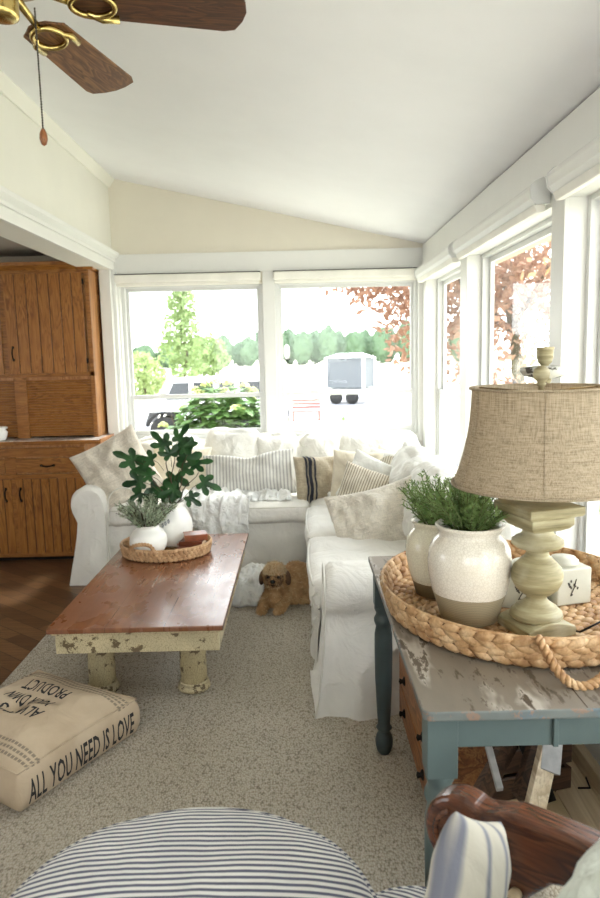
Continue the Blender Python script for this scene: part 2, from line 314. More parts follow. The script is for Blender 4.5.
# ------------------------------------------------------------------ mesh building
class MB:
    def __init__(s): s.v = []; s.f = []; s.mi = []
    def add(s, vs, fs, mi=0):
        o = len(s.v); s.v += [V(p) for p in vs]; s.f += [[i+o for i in f] for f in fs]; s.mi += [mi]*len(fs); return s
    def box(s, a, b, mi=0, rot=None, c=None):
        x0, y0, z0 = a; x1, y1, z1 = b
        vs = [V((x, y, z)) for x in (x0, x1) for y in (y0, y1) for z in (z0, z1)]
        if rot is not None:
            c = V(c) if c else V(((x0+x1)/2, (y0+y1)/2, (z0+z1)/2)); R = Euler(rot).to_matrix(); vs = [R@(p-c)+c for p in vs]
        return s.add(vs, [(0, 1, 3, 2), (4, 6, 7, 5), (0, 4, 5, 1), (2, 3, 7, 6), (0, 2, 6, 4), (1, 5, 7, 3)], mi)
    def lathe(s, prof, n=32, c=(0, 0, 0), mi=0, M4=None, sx=1, sy=1):
        vs = []; fs = []
        for r, z in prof:
            for k in range(n):
                a = 2*PI*k/n; p = V((r*math.cos(a)*sx, r*math.sin(a)*sy, z))
                if M4 is not None: p = M4@p
                vs.append(p+V(c))
        for i in range(len(prof)-1):
            for k in range(n):
                fs.append((i*n+k, i*n+(k+1) % n, (i+1)*n+(k+1) % n, (i+1)*n+k))
        if prof[0][0] > 1e-5: fs.append(tuple(reversed(range(n))))
        if prof[-1][0] > 1e-5: fs.append(tuple((len(prof)-1)*n+k for k in range(n)))
        return s.add(vs, fs, mi)
    def tube(s, pts, r, n=8, mi=0, closed=False):
        pts = [V(p) for p in pts]; N = len(pts); rs = r if isinstance(r, (list, tuple)) else [r]*N
        vs = []; fs = []; prev = None
        for i, p in enumerate(pts):
            if closed: t = pts[(i+1) % N]-pts[i-1]
            else: t = pts[min(i+1, N-1)]-pts[max(i-1, 0)]
            if t.length < 1e-9: t = V((0, 0, 1))
            t.normalize()
            if prev is None:
                a = V((0, 0, 1)) if abs(t.z) < .9 else V((1, 0, 0)); nrm = t.cross(a).normalized()
            else:
                nrm = prev-t*prev.dot(t); nrm = nrm.normalized() if nrm.length > 1e-6 else t.orthogonal().normalized()
            prev = nrm; b = t.cross(nrm)
            for k in range(n):
                a = 2*PI*k/n; vs.append(p+(nrm*math.cos(a)+b*math.sin(a))*rs[i])
        m = N if closed else N-1
        for i in range(m):
            for k in range(n):
                j = (i+1) % N; fs.append((i*n+k, i*n+(k+1) % n, j*n+(k+1) % n, j*n+k))
        if not closed: fs.append(tuple(reversed(range(n)))); fs.append(tuple((N-1)*n+k for k in range(n)))
        return s.add(vs, fs, mi)
    def ell(s, c, r, R=None, n=8, m=5, mi=0):
        vs = []; fs = []; c = V(c)
        for j in range(1, m):
            th = PI*j/m
            for k in range(n):
                a = 2*PI*k/n; p = V((r[0]*math.sin(th)*math.cos(a), r[1]*math.sin(th)*math.sin(a), r[2]*math.cos(th)))
                vs.append(c+(R@p if R else p))
        for d in (1, -1):
            p = V((0, 0, d*r[2])); vs.append(c+(R@p if R else p))
        for j in range(m-2):
            for k in range(n): fs.append((j*n+k, (j+1)*n+k, (j+1)*n+(k+1) % n, j*n+(k+1) % n))
        t0 = (m-1)*n
        for k in range(n):
            fs.append((t0, k, (k+1) % n)); fs.append((t0+1, (m-2)*n+(k+1) % n, (m-2)*n+k))
        return s.add(vs, fs, mi)
    def prism(s, poly, axis, a0, a1, mi=0):
        """poly = 2D outline; axis 'x','y','z' is the extrusion direction"""
        def P(u, w, a): return {'x': (a, u, w), 'y': (u, a, w), 'z': (u, w, a)}[axis]
        n = len(poly); vs = [P(u, w, a0) for u, w in poly]+[P(u, w, a1) for u, w in poly]
        fs = [(i, (i+1) % n, n+(i+1) % n, n+i) for i in range(n)]+[tuple(reversed(range(n))), tuple(range(n, 2*n))]
        return s.add(vs, fs, mi)
    def build(s, name, mats, parent=None, smooth=False, bevel=0, loc=None, seg=2, auto=None):
        me = bpy.data.meshes.new(name); me.from_pydata([tuple(p) for p in s.v], [], s.f)
        mats = mats if isinstance(mats, (list, tuple)) else [mats]
        for mm in mats: me.materials.append(M[mm])
        for p, i in zip(me.polygons, s.mi): p.material_index = min(i, len(mats)-1); p.use_smooth = smooth
        bm = bmesh.new(); bm.from_mesh(me); bmesh.ops.recalc_face_normals(bm, faces=bm.faces); bm.to_mesh(me); bm.free()
        me.update()
        o = bpy.data.objects.new(name, me); COL.objects.link(o)
        if parent: o.parent = parent
        if loc: o.location = loc
        if bevel:
            b = o.modifiers.new('bevel', 'BEVEL'); b.width = bevel; b.segments = seg; b.limit_method = 'ANGLE'; b.angle_limit = math.radians(40)
            b.harden_normals = False
        if smooth and auto:
            for e in me.edges: pass
        return o
def tag(o, label=None, cat=None, group=None, kind=None):
    if label: o['label'] = label
    if cat: o['category'] = cat
    if group: o['group'] = group
    if kind: o['kind'] = kind
    return o
def thing(name, label, cat, loc=(0, 0, 0), rot=(0, 0, 0), group=None):
    o = bpy.data.objects.new(name, None); COL.objects.link(o); o.location = loc; o.rotation_euler = rot
    o.empty_display_size = .1
    return tag(o, label, cat, group)
def struct(o): o['kind'] = 'structure'; return o
def kids(o): return [c for c in bpy.data.objects if c.parent == o]
def copy_tree(o, parent=None):
    c = o.copy(); COL.objects.link(c); c.parent = parent
    for ch in kids(o): copy_tree(ch, c)
    return c
def sbox(name, a, b, mat, bevel=0):
    c = [(a[i]+b[i])/2 for i in range(3)]
    mb = MB().box([a[i]-c[i] for i in range(3)], [b[i]-c[i] for i in range(3)])
    o = mb.build(name, mat, bevel=bevel); o.location = c; return struct(o)
def fbm(p, o=3):
    s = 0; a = 1
    for i in range(o): s += a*noise.noise(p*(2**i)); a *= .5
    return s

# ================================================================== THE SETTING
XL, XR, YB, YF = -1.42, 1.0, 5.5, -1.6
def ceil_z(x): return 2.335+(XR-x)*.2255
# floor & carpet
sbox('floor', (-4.6, YF-.1, -.12), (XR+.16, YB+.16, 0), 'parquet')
cp = MB()
cp.box((XL, YF, 0), (.80, YB, .012)); cp = cp.build('carpet', 'carpet'); struct(cp)
# ceiling (sloping down to the windows)
mb = MB()
x0, x1 = XL-.2, XR+.55
z0, z1 = ceil_z(x0), ceil_z(x1)
mb.add([(x0, YF-.1, z0), (x1, YF-.1, z1), (x1, YB+.5, z1), (x0, YB+.5, z0), (x0, YF-.1, z0+.12), (x1, YF-.1, z1+.12), (x1, YB+.5, z1+.12), (x0, YB+.5, z0+.12)],
       [(0, 1, 2, 3), (4, 7, 6, 5), (0, 4, 5, 1), (1, 5, 6, 2), (2, 6, 7, 3), (3, 7, 4, 0)])
struct(mb.build('ceiling', 'ceil'))
# back wall as one mesh with two openings
SILL = .86; HEAD = 2.065
W1 = (-1.375, -.262); W2 = (-.168, .952)
mb = MB(); yb0, yb1 = YB, YB+.14
mb.box((XL-.0, yb0, 0), (XR+.14, yb1, SILL))
for a, b in ((XL, W1[0]), (W1[1], W2[0]), (W2[1], XR+.14)): mb.box((a, yb0, SILL), (b, yb1, HEAD))
def gable(mb, ya, yb_, zbot, xa, xb, mi=0):
    mb.prism([(xa, zbot), (xb, zbot), (xb, ceil_z(xb)+.02), (xa, ceil_z(xa)+.02)], 'y', ya, yb_, mi)
gable(mb, yb0, yb1, HEAD, XL-.2, XR+.14, 1)
struct(mb.build('wall_back', ['trim', 'wall2']))
# white header casing board above the back windows, and mullion casings
mb = MB(); mb.box((XL+.0, YB-.022, 2.155), (XR, YB+.001, 2.305)); struct(mb.build('trim_1', 'trim', bevel=.003))
mb = MB(); mb.box((W1[1]+.0, YB-.02, .8), (W2[0], YB+.001, 2.155)); struct(mb.build('trim_2', 'trim', bevel=.003))
mb = MB(); mb.box((W2[1]+.0, YB-.02, .8), (XR, YB+.001, 2.155)); struct(mb.build('trim_3', 'trim', bevel=.003))
mb = MB(); mb.box((XL, YB-.02, .8), (W1[0], YB+.001, 2.155)); struct(mb.build('trim_4', 'trim', bevel=.003))
# right wall with windows
RW = [(4.24, 5.36), (2.74, 4.08), (1.25, 2.61), (-.25, 1.12), (-1.5, -.38)]
RS = .56; xr0, xr1 = XR, XR+.14
mb = MB()
mb.box((xr0, YF, 0), (xr1, YB+.14, RS)); mb.box((xr0, YF, 2.05), (xr1, YB+.14, 2.32))
edges = sorted(RW); last = YF
for a, b in edges:
    mb.box((xr0, last, RS), (xr1, a, 2.05)); last = b
mb.box((xr0, last, RS), (xr1, YB+.14, 2.05))
struct(mb.build('wall_right', 'trim'))
mb = MB(); mb.box((XR-.02, YF, 2.16), (XR+.001, YB-.022, 2.325)); struct(mb.build('trim_5', 'trim', bevel=.003))
for i, (a, b) in enumerate(((4.08, 4.24), (2.61, 2.74), (1.12, 1.25), (5.36, 5.48))):
    mb = MB(); mb.box((XR-.014, a, RS), (XR+.001, b, 2.16)); struct(mb.build('trim_%d' % (i+6), 'trim', bevel=.003))
# thin dark joint where the ceiling meets the header
mb = MB(); mb.box((XR-.008, YF, 2.326), (XR-.0, YB-.03, 2.334)); struct(mb.build('trim_10', 'seam'))
# eave outside
mb = MB(); mb.box((XR+.14, YF-.3, 2.14), (XR+.5, YB+.5, 2.19)); struct(mb.build('trim_11', 'shingle'))
# left wall above the wide opening
mb = MB()
mb.prism([(XL, 2.185), (XL-.19, 2.185), (XL-.19, ceil_z(XL-.19)+.02), (XL, ceil_z(XL)+.02)], 'y', YF, YB+.0)
struct(mb.build('wall_left', ['wall']))
mb = MB()   # layered casing along the opening
mb.box((XL, YF, 2.183), (XL+.018, YB-.024, 2.25)); mb.box((XL, YF, 2.25), (XL+.03, YB-.024, 2.275))
mb.prism([(XL, 2.272), (XL+.034, 2.272), (XL+.06, 2.292), (XL+.066, 2.315), (XL, 2.315)], 'y', YF, YB-.024)
struct(mb.build('trim_12', 'trim', bevel=.003))
mb = MB()   # crown strip at the ceiling
cz = ceil_z(XL)
mb.prism([(XL, cz-.075), (XL+.012, cz-.075), (XL+.05, cz-.02), (XL+.052, cz-.004), (XL, cz+.01)], 'y', YF, YB)
struct(mb.build('trim_13', 'wall', bevel=.002))
mb = MB(); mb.box((XL-.085, 5.40, 0), (XL+.0, YB+.14, 2.185)); struct(mb.build('trim_14', 'trim', bevel=.004))
mb = MB(); mb.box((XL-.0, 5.44, 0), (XL+.03, YB, 2.185)); struct(mb.build('trim_15', 'trim', bevel=.006))
# kitchen shell beyond the opening
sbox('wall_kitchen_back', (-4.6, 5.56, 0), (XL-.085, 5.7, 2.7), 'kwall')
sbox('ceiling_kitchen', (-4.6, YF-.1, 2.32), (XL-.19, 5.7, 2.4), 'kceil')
mb = MB(); mb.box((-4.7, YF, 0), (-4.6, 5.7, .9)); mb.box((-4.7, YF, 2.1), (-4.6, 5.7, 2.4)); mb.box((-4.7, YF, .9), (-4.6, 1.2, 2.1)); mb.box((-4.7, 2.4, .9), (-4.6, 5.7, 2.1))  # unseen window opening added to let light into the kitchen
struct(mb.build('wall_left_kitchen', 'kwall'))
# rear wall behind the camera, with windows
mb = MB(); mb.box((-4.7, YF-.12, 0), (XR+.14, YF, .8)); mb.box((-4.7, YF-.12, 2.1), (XR+.14, YF, 2.95))
for a, b in ((-4.7, -1.5), (-.35, -.15), (.9, XR+.14)): mb.box((a, YF-.12, .8), (b, YF, 2.1))
struct(mb.build('wall_rear', 'wall'))
# light planks at the foot of the right wall
mb = MB()
for k in range(2): mb.box((.84+k*.155, 1.0, 0), (.99+k*.155-.146*0, 3.2, .018)) if k == 0 else mb.box((.965, -1.0, .0), (.999, 5.4, .09))
struct(mb.build('baseboard_right', 'pale_wood', bevel=.003))

def window(name, axis, a0, a1, z0, z1, plane, rail, split=True, sillw=.05):
    """double-hung window; axis 'x' lies in back wall, 'y' in right wall"""
    def B(mb, u0, u1, d0, d1, za, zb):
        if axis == 'x': mb.box((u0, plane+d0, za), (u1, plane+d1, zb))
        else: mb.box((plane+d0, u0, za), (plane+d1, u1, zb))
    root = thing(name, None, None); root['kind'] = 'structure'
    fwd = .028
    mb = MB()
    B(mb, a0, a0+fwd, -.02, .05, z0, z1); B(mb, a1-fwd, a1, -.02, .05, z0, z1); B(mb, a0+fwd, a1-fwd, -.02, .05, z1-.03, z1); B(mb, a0+fwd, a1-fwd, -.02, .05, z0, z0+.03)
    mb.build('window_frame', 'vinyl', root, bevel=.003)
    i0, i1 = a0+fwd, a1-fwd; s = .024
    for k, (za, zb, d) in enumerate(((rail-.005, z1-.03, .02), (z0+.03, rail+.03, -.008))):
        mb = MB(); lo = s if k == 0 else .04
        B(mb, i0, i0+s, d, d+.022, za, zb); B(mb, i1-s, i1, d, d+.022, za, zb)
        B(mb, i0+s, i1-s, d, d+.022, zb-(.03 if k else .028), zb); B(mb, i0+s, i1-s, d, d+.022, za, za+lo)
        so = mb.build('sash', 'vinyl', root, bevel=.002)
        g = MB(); B(g, i0+s, i1-s, d+.010, d+.012, za+lo, zb-.028); g.build('glass_pane', 'glass', so)
        if k == 1:
            for u in (i0+.25*(i1-i0), i0+.75*(i1-i0)):
                l = MB(); B(l, u-.03, u+.03, d-.006, d+.02, zb, zb+.012); l.build('sash_lock', 'vinyl', so, bevel=.002)
    return root
window('window_1', 'x', W1[0], W1[1], SILL, HEAD+.02, YB+.05, 1.185)
window('window_2', 'x', W2[0], W2[1], SILL, HEAD+.02, YB+.05, 1.185)
for i, (a, b) in enumerate(RW):
    window('window_%d' % (i+3), 'y', a, b, RS, 2.06, XR+.09, 1.19)
mb = MB(); mb.box((XR-.03, 1.2, RS-.02), (XR+.08, 5.4, RS)); struct(mb.build('trim_16', 'trim', bevel=.004))

# roller blinds
def flat_blind(u0, u1, label):
    r = thing('roller_blind', label, 'blind', ((u0+u1)/2, YB-.022, 2.105), group='raised blinds on the end wall')
    w = (u1-u0)/2
    mb = MB(); mb.box((-w, -.045, -.02), (w, 0, .042)); mb.build('blind_cassette', 'blind', r, bevel=.012, seg=3)
    mb = MB(); mb.box((-w+.01, -.03, -.045), (w-.01, -.012, -.02)); mb.build('bottom_rail', 'blind', r, bevel=.004)
    mb = MB(); mb.box((-w, -.04, .0425), (w, 0, .0475)); mb.build('top_gap_strip', 'seam', r)
flat_blind(-1.40, -.275, 'raised white blind over the left window of the end wall')
flat_blind(-.175, .97, 'raised white blind over the right window of the end wall')
def curved_blind(y0, y1, label):
    r = thing('roller_blind', label, 'blind', (XR-.015, (y0+y1)/2, 2.09), group='raised blinds over the side windows')
    w = (y1-y0)/2
    prof = [(0, .068)]+[(-.075*math.sin(a), .02+.048*math.cos(a)) for a in [PI*.12*k for k in range(1, 6)]]+[(-.07, -.01), (-.052, -.03), (0, -.03)]
    mb = MB(); mb.prism(prof, 'y', -w, w); mb.build('blind_cassette', 'trim', r, smooth=False, bevel=.002)
    mb = MB(); mb.prism([(-.058, -.031), (-.012, -.031), (-.016, -.058), (-.046, -.06)], 'y', -w+.01, w-.01); mb.build('bottom_rail', 'blind', r, bevel=.004)
    for s in (-1, 1):
        mb = MB(); mb.prism([(p[0]*1.05, p[1]*1.04) for p in prof], 'y', s*w-.004, s*w+.004); mb.build('end_cap', 'vinyl', r)
    mb = MB(); mb.box((-.052, -w, -.0305), (-.050, w, -.0275)); mb.box((-.012, -w, .0685), (-.004, w, .074)); mb.build('top_gap_strip', 'seam', r)
curved_blind(4.22, 5.42, 'curved white blind over the farthest side window, next to the corner')
curved_blind(2.76, 4.12, 'curved white blind over the side window behind the lamp')
curved_blind(1.2, 2.585, 'curved white blind at the right edge, over the nearest side window')

# ================================================================== SOFT GOODS HELPERS
def grid_faces(nu, nv, off=0, wrapu=False):
    fs = []
    for j in range(nv-1):
        for i in range(nu-1 if not wrapu else nu):
            a = j*nu+i; b = j*nu+(i+1) % nu; fs.append((off+a, off+b, off+b+nu, off+a+nu))
    return fs
def soft_box(half, r, puff=(0, 0, 0), n=14, wr=.0, wf=6, seed=0, sag=0):
    """rounded, puffed, wrinkled cushion block centred on the origin"""
    mb = MB(); hx, hy, hz = half; S = V((seed*3.1, seed*1.7, seed*.9))
    for ax in range(3):
        for sg in (-1, 1):
            vs = []
            for j in range(n):
                for i in range(n):
                    u = -1+2*i/(n-1); w = -1+2*j/(n-1)
                    q = [0, 0, 0]; q[ax] = sg; q[(ax+1) % 3] = u; q[(ax+2) % 3] = w
                    vs.append(V(q))
            out = []
            for q in vs:
                p = V((q.x*hx, q.y*hy, q.z*hz))
                inn = V((max(-hx+r, min(hx-r, p.x)), max(-hy+r, min(hy-r, p.y)), max(-hz+r, min(hz-r, p.z))))
                d = p-inn
                nn = d.normalized() if d.length > 1e-6 else V((0, 0, 0))
                p = inn+nn*r
                p.x += puff[0]*(1-q.y**2)*(1-q.z**2)*q.x; p.y += puff[1]*(1-q.x**2)*(1-q.z**2)*q.y; p.z += puff[2]*(1-q.x**2)*(1-q.y**2)*q.z
                if sag: p.z -= sag*(1-q.x**2)*(q.z+1)/2
                if wr:
                    k = fbm(p*wf+S, 3); k2 = 1-abs(noise.noise(p*wf*.7+S*2))*2
                    p += nn*wr*1.7*(k*.8+k2*.5)
                out.append(p)
            fs = grid_faces(n, n)
            if sg < 0: fs = [tuple(reversed(f)) for f in fs]
            mb.add(out, fs)
    return mb
def weld(o, d=.0008):
    bm = bmesh.new(); bm.from_mesh(o.data); bmesh.ops.remove_doubles(bm, verts=bm.verts, dist=d)
    bmesh.ops.recalc_face_normals(bm, faces=bm.faces); bm.to_mesh(o.data); bm.free(); return o
def sub(o, lv=1):
    s = o.modifiers.new('subdiv', 'SUBSURF'); s.levels = lv; s.render_levels = lv; return o
def cushion(name, half, r, mat, parent, loc=(0, 0, 0), rot=(0, 0, 0), **k):
    mb = soft_box(half, r, **k); o = mb.build(name, mat, parent, smooth=True); weld(o); o.location = loc; o.rotation_euler = rot; return o
def pillow_mesh(w, h, t, n=25, wr=.01, wf=7, seed=0, pinch=.07, fold=0, slump=0):
    mb = MB(); S = V((seed*2.3, seed*5.1, seed*.7)); vs = []
    for sg in (-1, 1):
        for j in range(n):
            for i in range(n):
                u = -1+2*i/(n-1); v = -1+2*j/(n-1)
                x = w/2*u*(1-pinch*(1-v*v)*abs(u)); z = h/2*v*(1-pinch*(1-u*u)*abs(v))
                body = max(0, (1-u**2)*(1-v**2))**.42
                y = sg*t/2*body
                p = V((x, 0, z))
                ridge = (1-abs(noise.noise(p*wf+S))*2.2)
                radial = math.sin(math.atan2(v*(1-abs(u)*.3), u)*9+seed)*abs(u*v)*.6
                y += wr*1.9*(fbm(p*wf*1.3+S+V((0, sg*5, 0)), 3)*1.1+ridge*.5+radial)*min(1, body*1.6)
                if fold: y += sg*-fold*math.exp(-((x-.05*math.sin(z*9))/(w*.11))**2)*max(0, v)**.7*body; z -= fold*.9*math.exp(-(x/(w*.16))**2)*max(0, v)**2
                if slump: z -= slump*(1-u*u)*(v+1)/2; y += slump*.4*v*v*sg
                y += .02*math.sin(x*5+seed)*(h and 1)*.6
                vs.append((x, y, z))
    mb.add(vs[:n*n], [tuple(reversed(f)) for f in grid_faces(n, n)]); mb.add(vs[n*n:], grid_faces(n, n))
    return mb
def pillow(name, label, mat, loc, w, h, t, rot, group=None, seam=None, **k):
    o = pillow_mesh(w, h, t, **k).build(name, mat, smooth=True); weld(o, .0012); sub(o)
    o.location = loc; o.rotation_euler = [math.radians(a) for a in rot]
    tag(o, label, 'pillow', group)
    return o

# ================================================================== SOFAS
def pleat(x, s): return math.sin(x*23+s)*.010+math.sin(x*51+s*2)*.005
def arm_mesh(L, r=.115, h=.55, seed=0, fold=1.):
    """arm swept along +Y from 0 to L; outer side is -X; roll centre at x=-.13"""
    cx = -.125; prof = [(0.0, 0.0), (0.0, .14), (0.0, .3), (-.005, .44)]
    for k in range(0, 13):
        a = math.radians(-5+k*19); prof.append((cx+r*math.cos(a), h+r*math.sin(a)))
    prof += [(-.200, .42), (-.205, .36), (-.215, .28), (-.225, .20), (-.24, .10), (-.255, .0)]
    ny = 40; vs = []; n = len(prof)
    for j in range(ny):
        f = j/(ny-1); y = f*L
        ed = min(1, (min(f*L, .035))/.035); sc = .93+.07*math.sqrt(max(0, 1-(1-ed)**2))
        for i, (x, z) in enumerate(prof):
            X = -.12+(x+.12)*sc; Z = z if z < .3 else .3+(z-.3)*(sc if z > .45 else 1)
            flare = max(0, .4-z)/.4
            yy = y
            if f < .08: yy = y-.05*flare**1.6
            if f > .92: yy = y+.03*flare**1.6
            if x < -.1: X += -pleat(y, seed)*flare*1.8*fold+fbm(V((y*7+seed, z*5, 1)), 3)*.010-.010*(1-abs(noise.noise(V((y*5+z*3+seed, z*4-y*2, 4))))*2.5)*(z < .5)
            X += fbm(V((X*6+seed, yy*6, z*6)), 3)*.006; Z += fbm(V((X*5, yy*7+seed, z*4)), 2)*.004*(z > .1)
            vs.append((X, yy, Z))
    mb = MB(); mb.add(vs, [tuple(reversed(f)) for f in grid_faces(n, ny)])
    for j, sgn in ((0, -1), (ny-1, 1)):      # domed, wrinkled end faces
        base = [V(vs[j*n+i]) for i in range(n)]; ring = []
        NR = 8
        for q in range(NR):
            f = q/(NR-1)
            for p in base:
                sp_ = V((-.115, p.y, max(.16, min(h, p.z)))); c = p.lerp(sp_, f)
                c.y = p.y*(1)+(c.y-p.y)+sgn*(.010*math.sin(f*PI/2)+.008*f*(1-abs(noise.noise(V((c.x*9+seed, c.z*6, seed))))*2)*min(1, f*4)+.006*fbm(V((c.x*14, c.z*10, seed)), 3)*min(1, f*4))
                ring.append(c)
        fs_ = [(q*n+i, q*n+(i+1) % n, (q+1)*n+(i+1) % n, (q+1)*n+i) for q in range(NR-1) for i in range(n)]
        if sgn < 0: fs_ = [tuple(reversed(f)) for f in fs_]
        mb.add(ring, fs_)
    return mb, [(-.12+(x+.12)*.965, z if z < .3 else .3+(z-.3)*.97) for x, z in prof]
def make_sofa(name, label, loc, rotz, W, seats, backs, left_arm, right_arm, depth=.92, ext=0, inset=-.02, ah=.55):
    r = thing(name, label, 'sofa', loc, (0, 0, rotz))
    # base with hanging skirt (local x: 0..W, front at y=0, +y to the back)
    mb = MB(); nx = int(W*28); nz = 9; vs = []
    for j in range(nz):
        z = .40*(1-j/(nz-1)); fl = (j/(nz-1))**1.4
        for i in range(nx):
            x = W*i/(nx-1)
            vs.append((x, .012-fl*.025+pleat(x*.8, 2)*fl*1.3+fbm(V((x*4+z*3, z*5, 3)), 3)*.022*fl-.004*math.sin(z*30), z+(.004 if j == nz-1 else 0)))
    mb.add(vs, grid_faces(nx, nz))
    mb.box((0, .02, .02), (W, depth-.03, .385))
    mb.build('skirted_base', 'slip', r, smooth=False)
    bpy.context.view_layer.update()
    for ch in kids(r):
        for p in ch.data.polygons: p.use_smooth = True
    mb = MB(); mb.tube([(x*W/30, .006, .392) for x in range(31)], .006, 6); mb.build('piping', 'pipe', r, smooth=True)
    for i, (a, b) in enumerate(seats):
        c = cushion('seat_cushion', ((b-a)/2-.004, .36, .068), .045, 'slip', r, ((a+b)/2, .335, .448), puff=(0, .012, .016), wr=.006, wf=5, seed=i+2, n=18)
        pts = []
        hw = (b-a)/2-.012
        for zz in (.045,):
            mbp = MB(); mbp.tube([(-hw, -.352, zz), (-hw*.5, -.364, zz+.002), (0, -.368, zz+.003), (hw*.5, -.364, zz+.002), (hw, -.352, zz)], .005, 6)
            mbp.build('piping', 'pipe', c, smooth=True)
    # back frame
    mb = soft_box((W/2, .10, .36), .06, n=16, wr=.006, wf=4, seed=5)
    o = mb.build('backrest', 'slip', r, smooth=True); weld(o); o.location = (W/2, depth-.11, .48)
    for i, (a, b, lean, hz, dz) in enumerate(backs):
        cushion('back_cushion', ((b-a)/2, .085, hz), .07, 'slip2', r, ((a+b)/2, depth-.28, .50+hz+dz), (math.radians(-12), math.radians(lean), 0), puff=(.01, .045, .02), wr=.016, wf=7, seed=i*3+1, n=22)
    for side, on in ((-1, left_arm), (1, right_arm)):
        if not on: continue
        mb, prof = arm_mesh(depth-.06-inset, seed=side+3, h=ah)
        if side > 0: mb.v = [V((-p.x, p.y, p.z)) for p in mb.v]; mb.f = [list(reversed(f)) for f in mb.f]
        a = mb.build('arm', 'slip', r, smooth=True); a.location = (0 if side < 0 else W, inset, 0)
        mbp = MB(); mbp.tube([(-side*-1*x if side < 0 else -x, -.004-.05*(max(0, .4-z)/.4)**1.6, z) for x, z in [(p[0], p[1]) for p in prof]], .0045, 6)
        mbp.build('arm_piping', 'pipe', a, smooth=True)
    return r
sofaA = make_sofa('sofa', 'white slipcovered sofa under the end wall windows, with the draped throw', (-1.31, 4.56, 0), 0, 2.24,
                  [(0, .66), (.66, 1.37), (1.37, 2.2)], [(.02, .56, -3, .20, .0), (.60, 1.00, 5, .215, .015), (.98, 1.30, -2, .205, 0), (1.30, 1.62, 3, .20, 0), (1.6, 2.2, 0, .2, 0)], True, False)
sofaB = make_sofa('loveseat', 'white slipcovered loveseat along the side windows, its arm beside the painted console table', (.06, 4.50, 0), -PI/2, 1.575,
                  [(.0, .78), (.78, 1.565)], [(.06, .66, 3, .2, 0), (.68, 1.3, -3, .2, 0)], False, True, depth=.90, inset=.03, ah=.525)
# fabric ties on the near arm of the loveseat
for ztie in (.47, .36):
    mb = MB(); mb.tube([(1.60+.0, -.005, ztie), (1.585, -.022, ztie-.02), (1.575, -.018, ztie-.05), (1.565, -.026, ztie-.085)], [.006, .005, .004, .003], 6)
    mb.build('fabric_tie', 'pipe', sofaB, smooth=True)

# ================================================================== PILLOWS
def P(px, py, Y): return aty(px, py, Y)
pg = None
pillow('throw_pillow', 'large natural linen pillow tipped on its corner against the left sofa arm', 'linen', P(117, 470, 4.72), .50, .50, .17, (-22, -27, 14), wr=.014, seed=1)
pillow('throw_pillow', 'cream pillow behind the fig branches, between the linen and the grey striped pillow', 'cream', P(180, 474, 4.93), .44, .44, .14, (-16, 6, 2), wr=.012, seed=2)
pillow('lumbar_pillow', 'long grey and white ticking striped lumbar pillow above the draped throw', 'grey_str', P(249, 474, 4.82), .68, .33, .15, (-20, -3, -2), wr=.012, seed=3, fold=.04)
o = pillow('throw_pillow', 'tan grain sack pillow with dark vertical bands near its left end', 'tan', P(322, 480, 4.78), .42, .36, .17, (-14, 2, 22), wr=.012, seed=4)
# woven bands on it
for x0_ in (-.135, -.112, -.084):
    vs = []; n = 22; wd = .006 if x0_ != -.112 else .010
    pm = pillow_mesh(.42, .36, .17, wr=.012, seed=4)
    for j in range(n):
        v_ = -1+2*j/(n-1)
        for dx in (-wd, wd):
            x = x0_+dx; u = x/(.21); z = .18*v_*(1-.07*(1-u*u)*abs(v_))
            body = max(0, (1-u**2)*(1-v_**2))**.42; p = V((x, 0, z)); S = V((4*2.3, 4*5.1, 2.8))
            ridge = (1-abs(noise.noise(p*7+S))*2.2); rad = math.sin(math.atan2(v_*(1-abs(u)*.3), u)*9+4)*abs(u*v_)*.6
            y = -.085*body+.0228*(fbm(p*9.1+S+V((0, -5, 0)), 3)*1.1+ridge*.5+rad)*min(1, body*1.6)+.012*math.sin(x*5+4)
            vs.append((x, y-.007, z))
    mb = MB(); mb.add(vs, grid_faces(2, n)); b = mb.build('woven_band', 'black_cloth', o, smooth=True)
pillow('throw_pillow', 'large beige pillow at the back of the corner pile', 'linen', P(374, 474, 5.12), .66, .44, .17, (-18, 2, -20), wr=.014, seed=5)
pillow('throw_pillow', 'plain cream pillow propped in the corner, behind the striped pillows', 'cream', P(398, 478, 4.85), .44, .40, .15, (-16, 12, -34), wr=.012, seed=6)
o = pillow('throw_pillow', 'soft white pillow with a tassel on its lower left corner', 'cream', P(356, 476, 4.62), .36, .36, .14, (-14, 3, -18), wr=.013, seed=7)
mb = MB(); tp = V((-.17, -.01, -.14))
mb.ell(tp, (.016, .016, .018))
for k in range(26):
    a = random.uniform(0, 2*PI); rr = random.uniform(.006, .024)
    mb.tube([tp, tp+V((rr*.6*math.cos(a), rr*.6*math.sin(a), -.035)), tp+V((rr*math.cos(a), rr*math.sin(a), -.075))], .0022, 4)
mb.build('tassel', 'white', o, smooth=True)
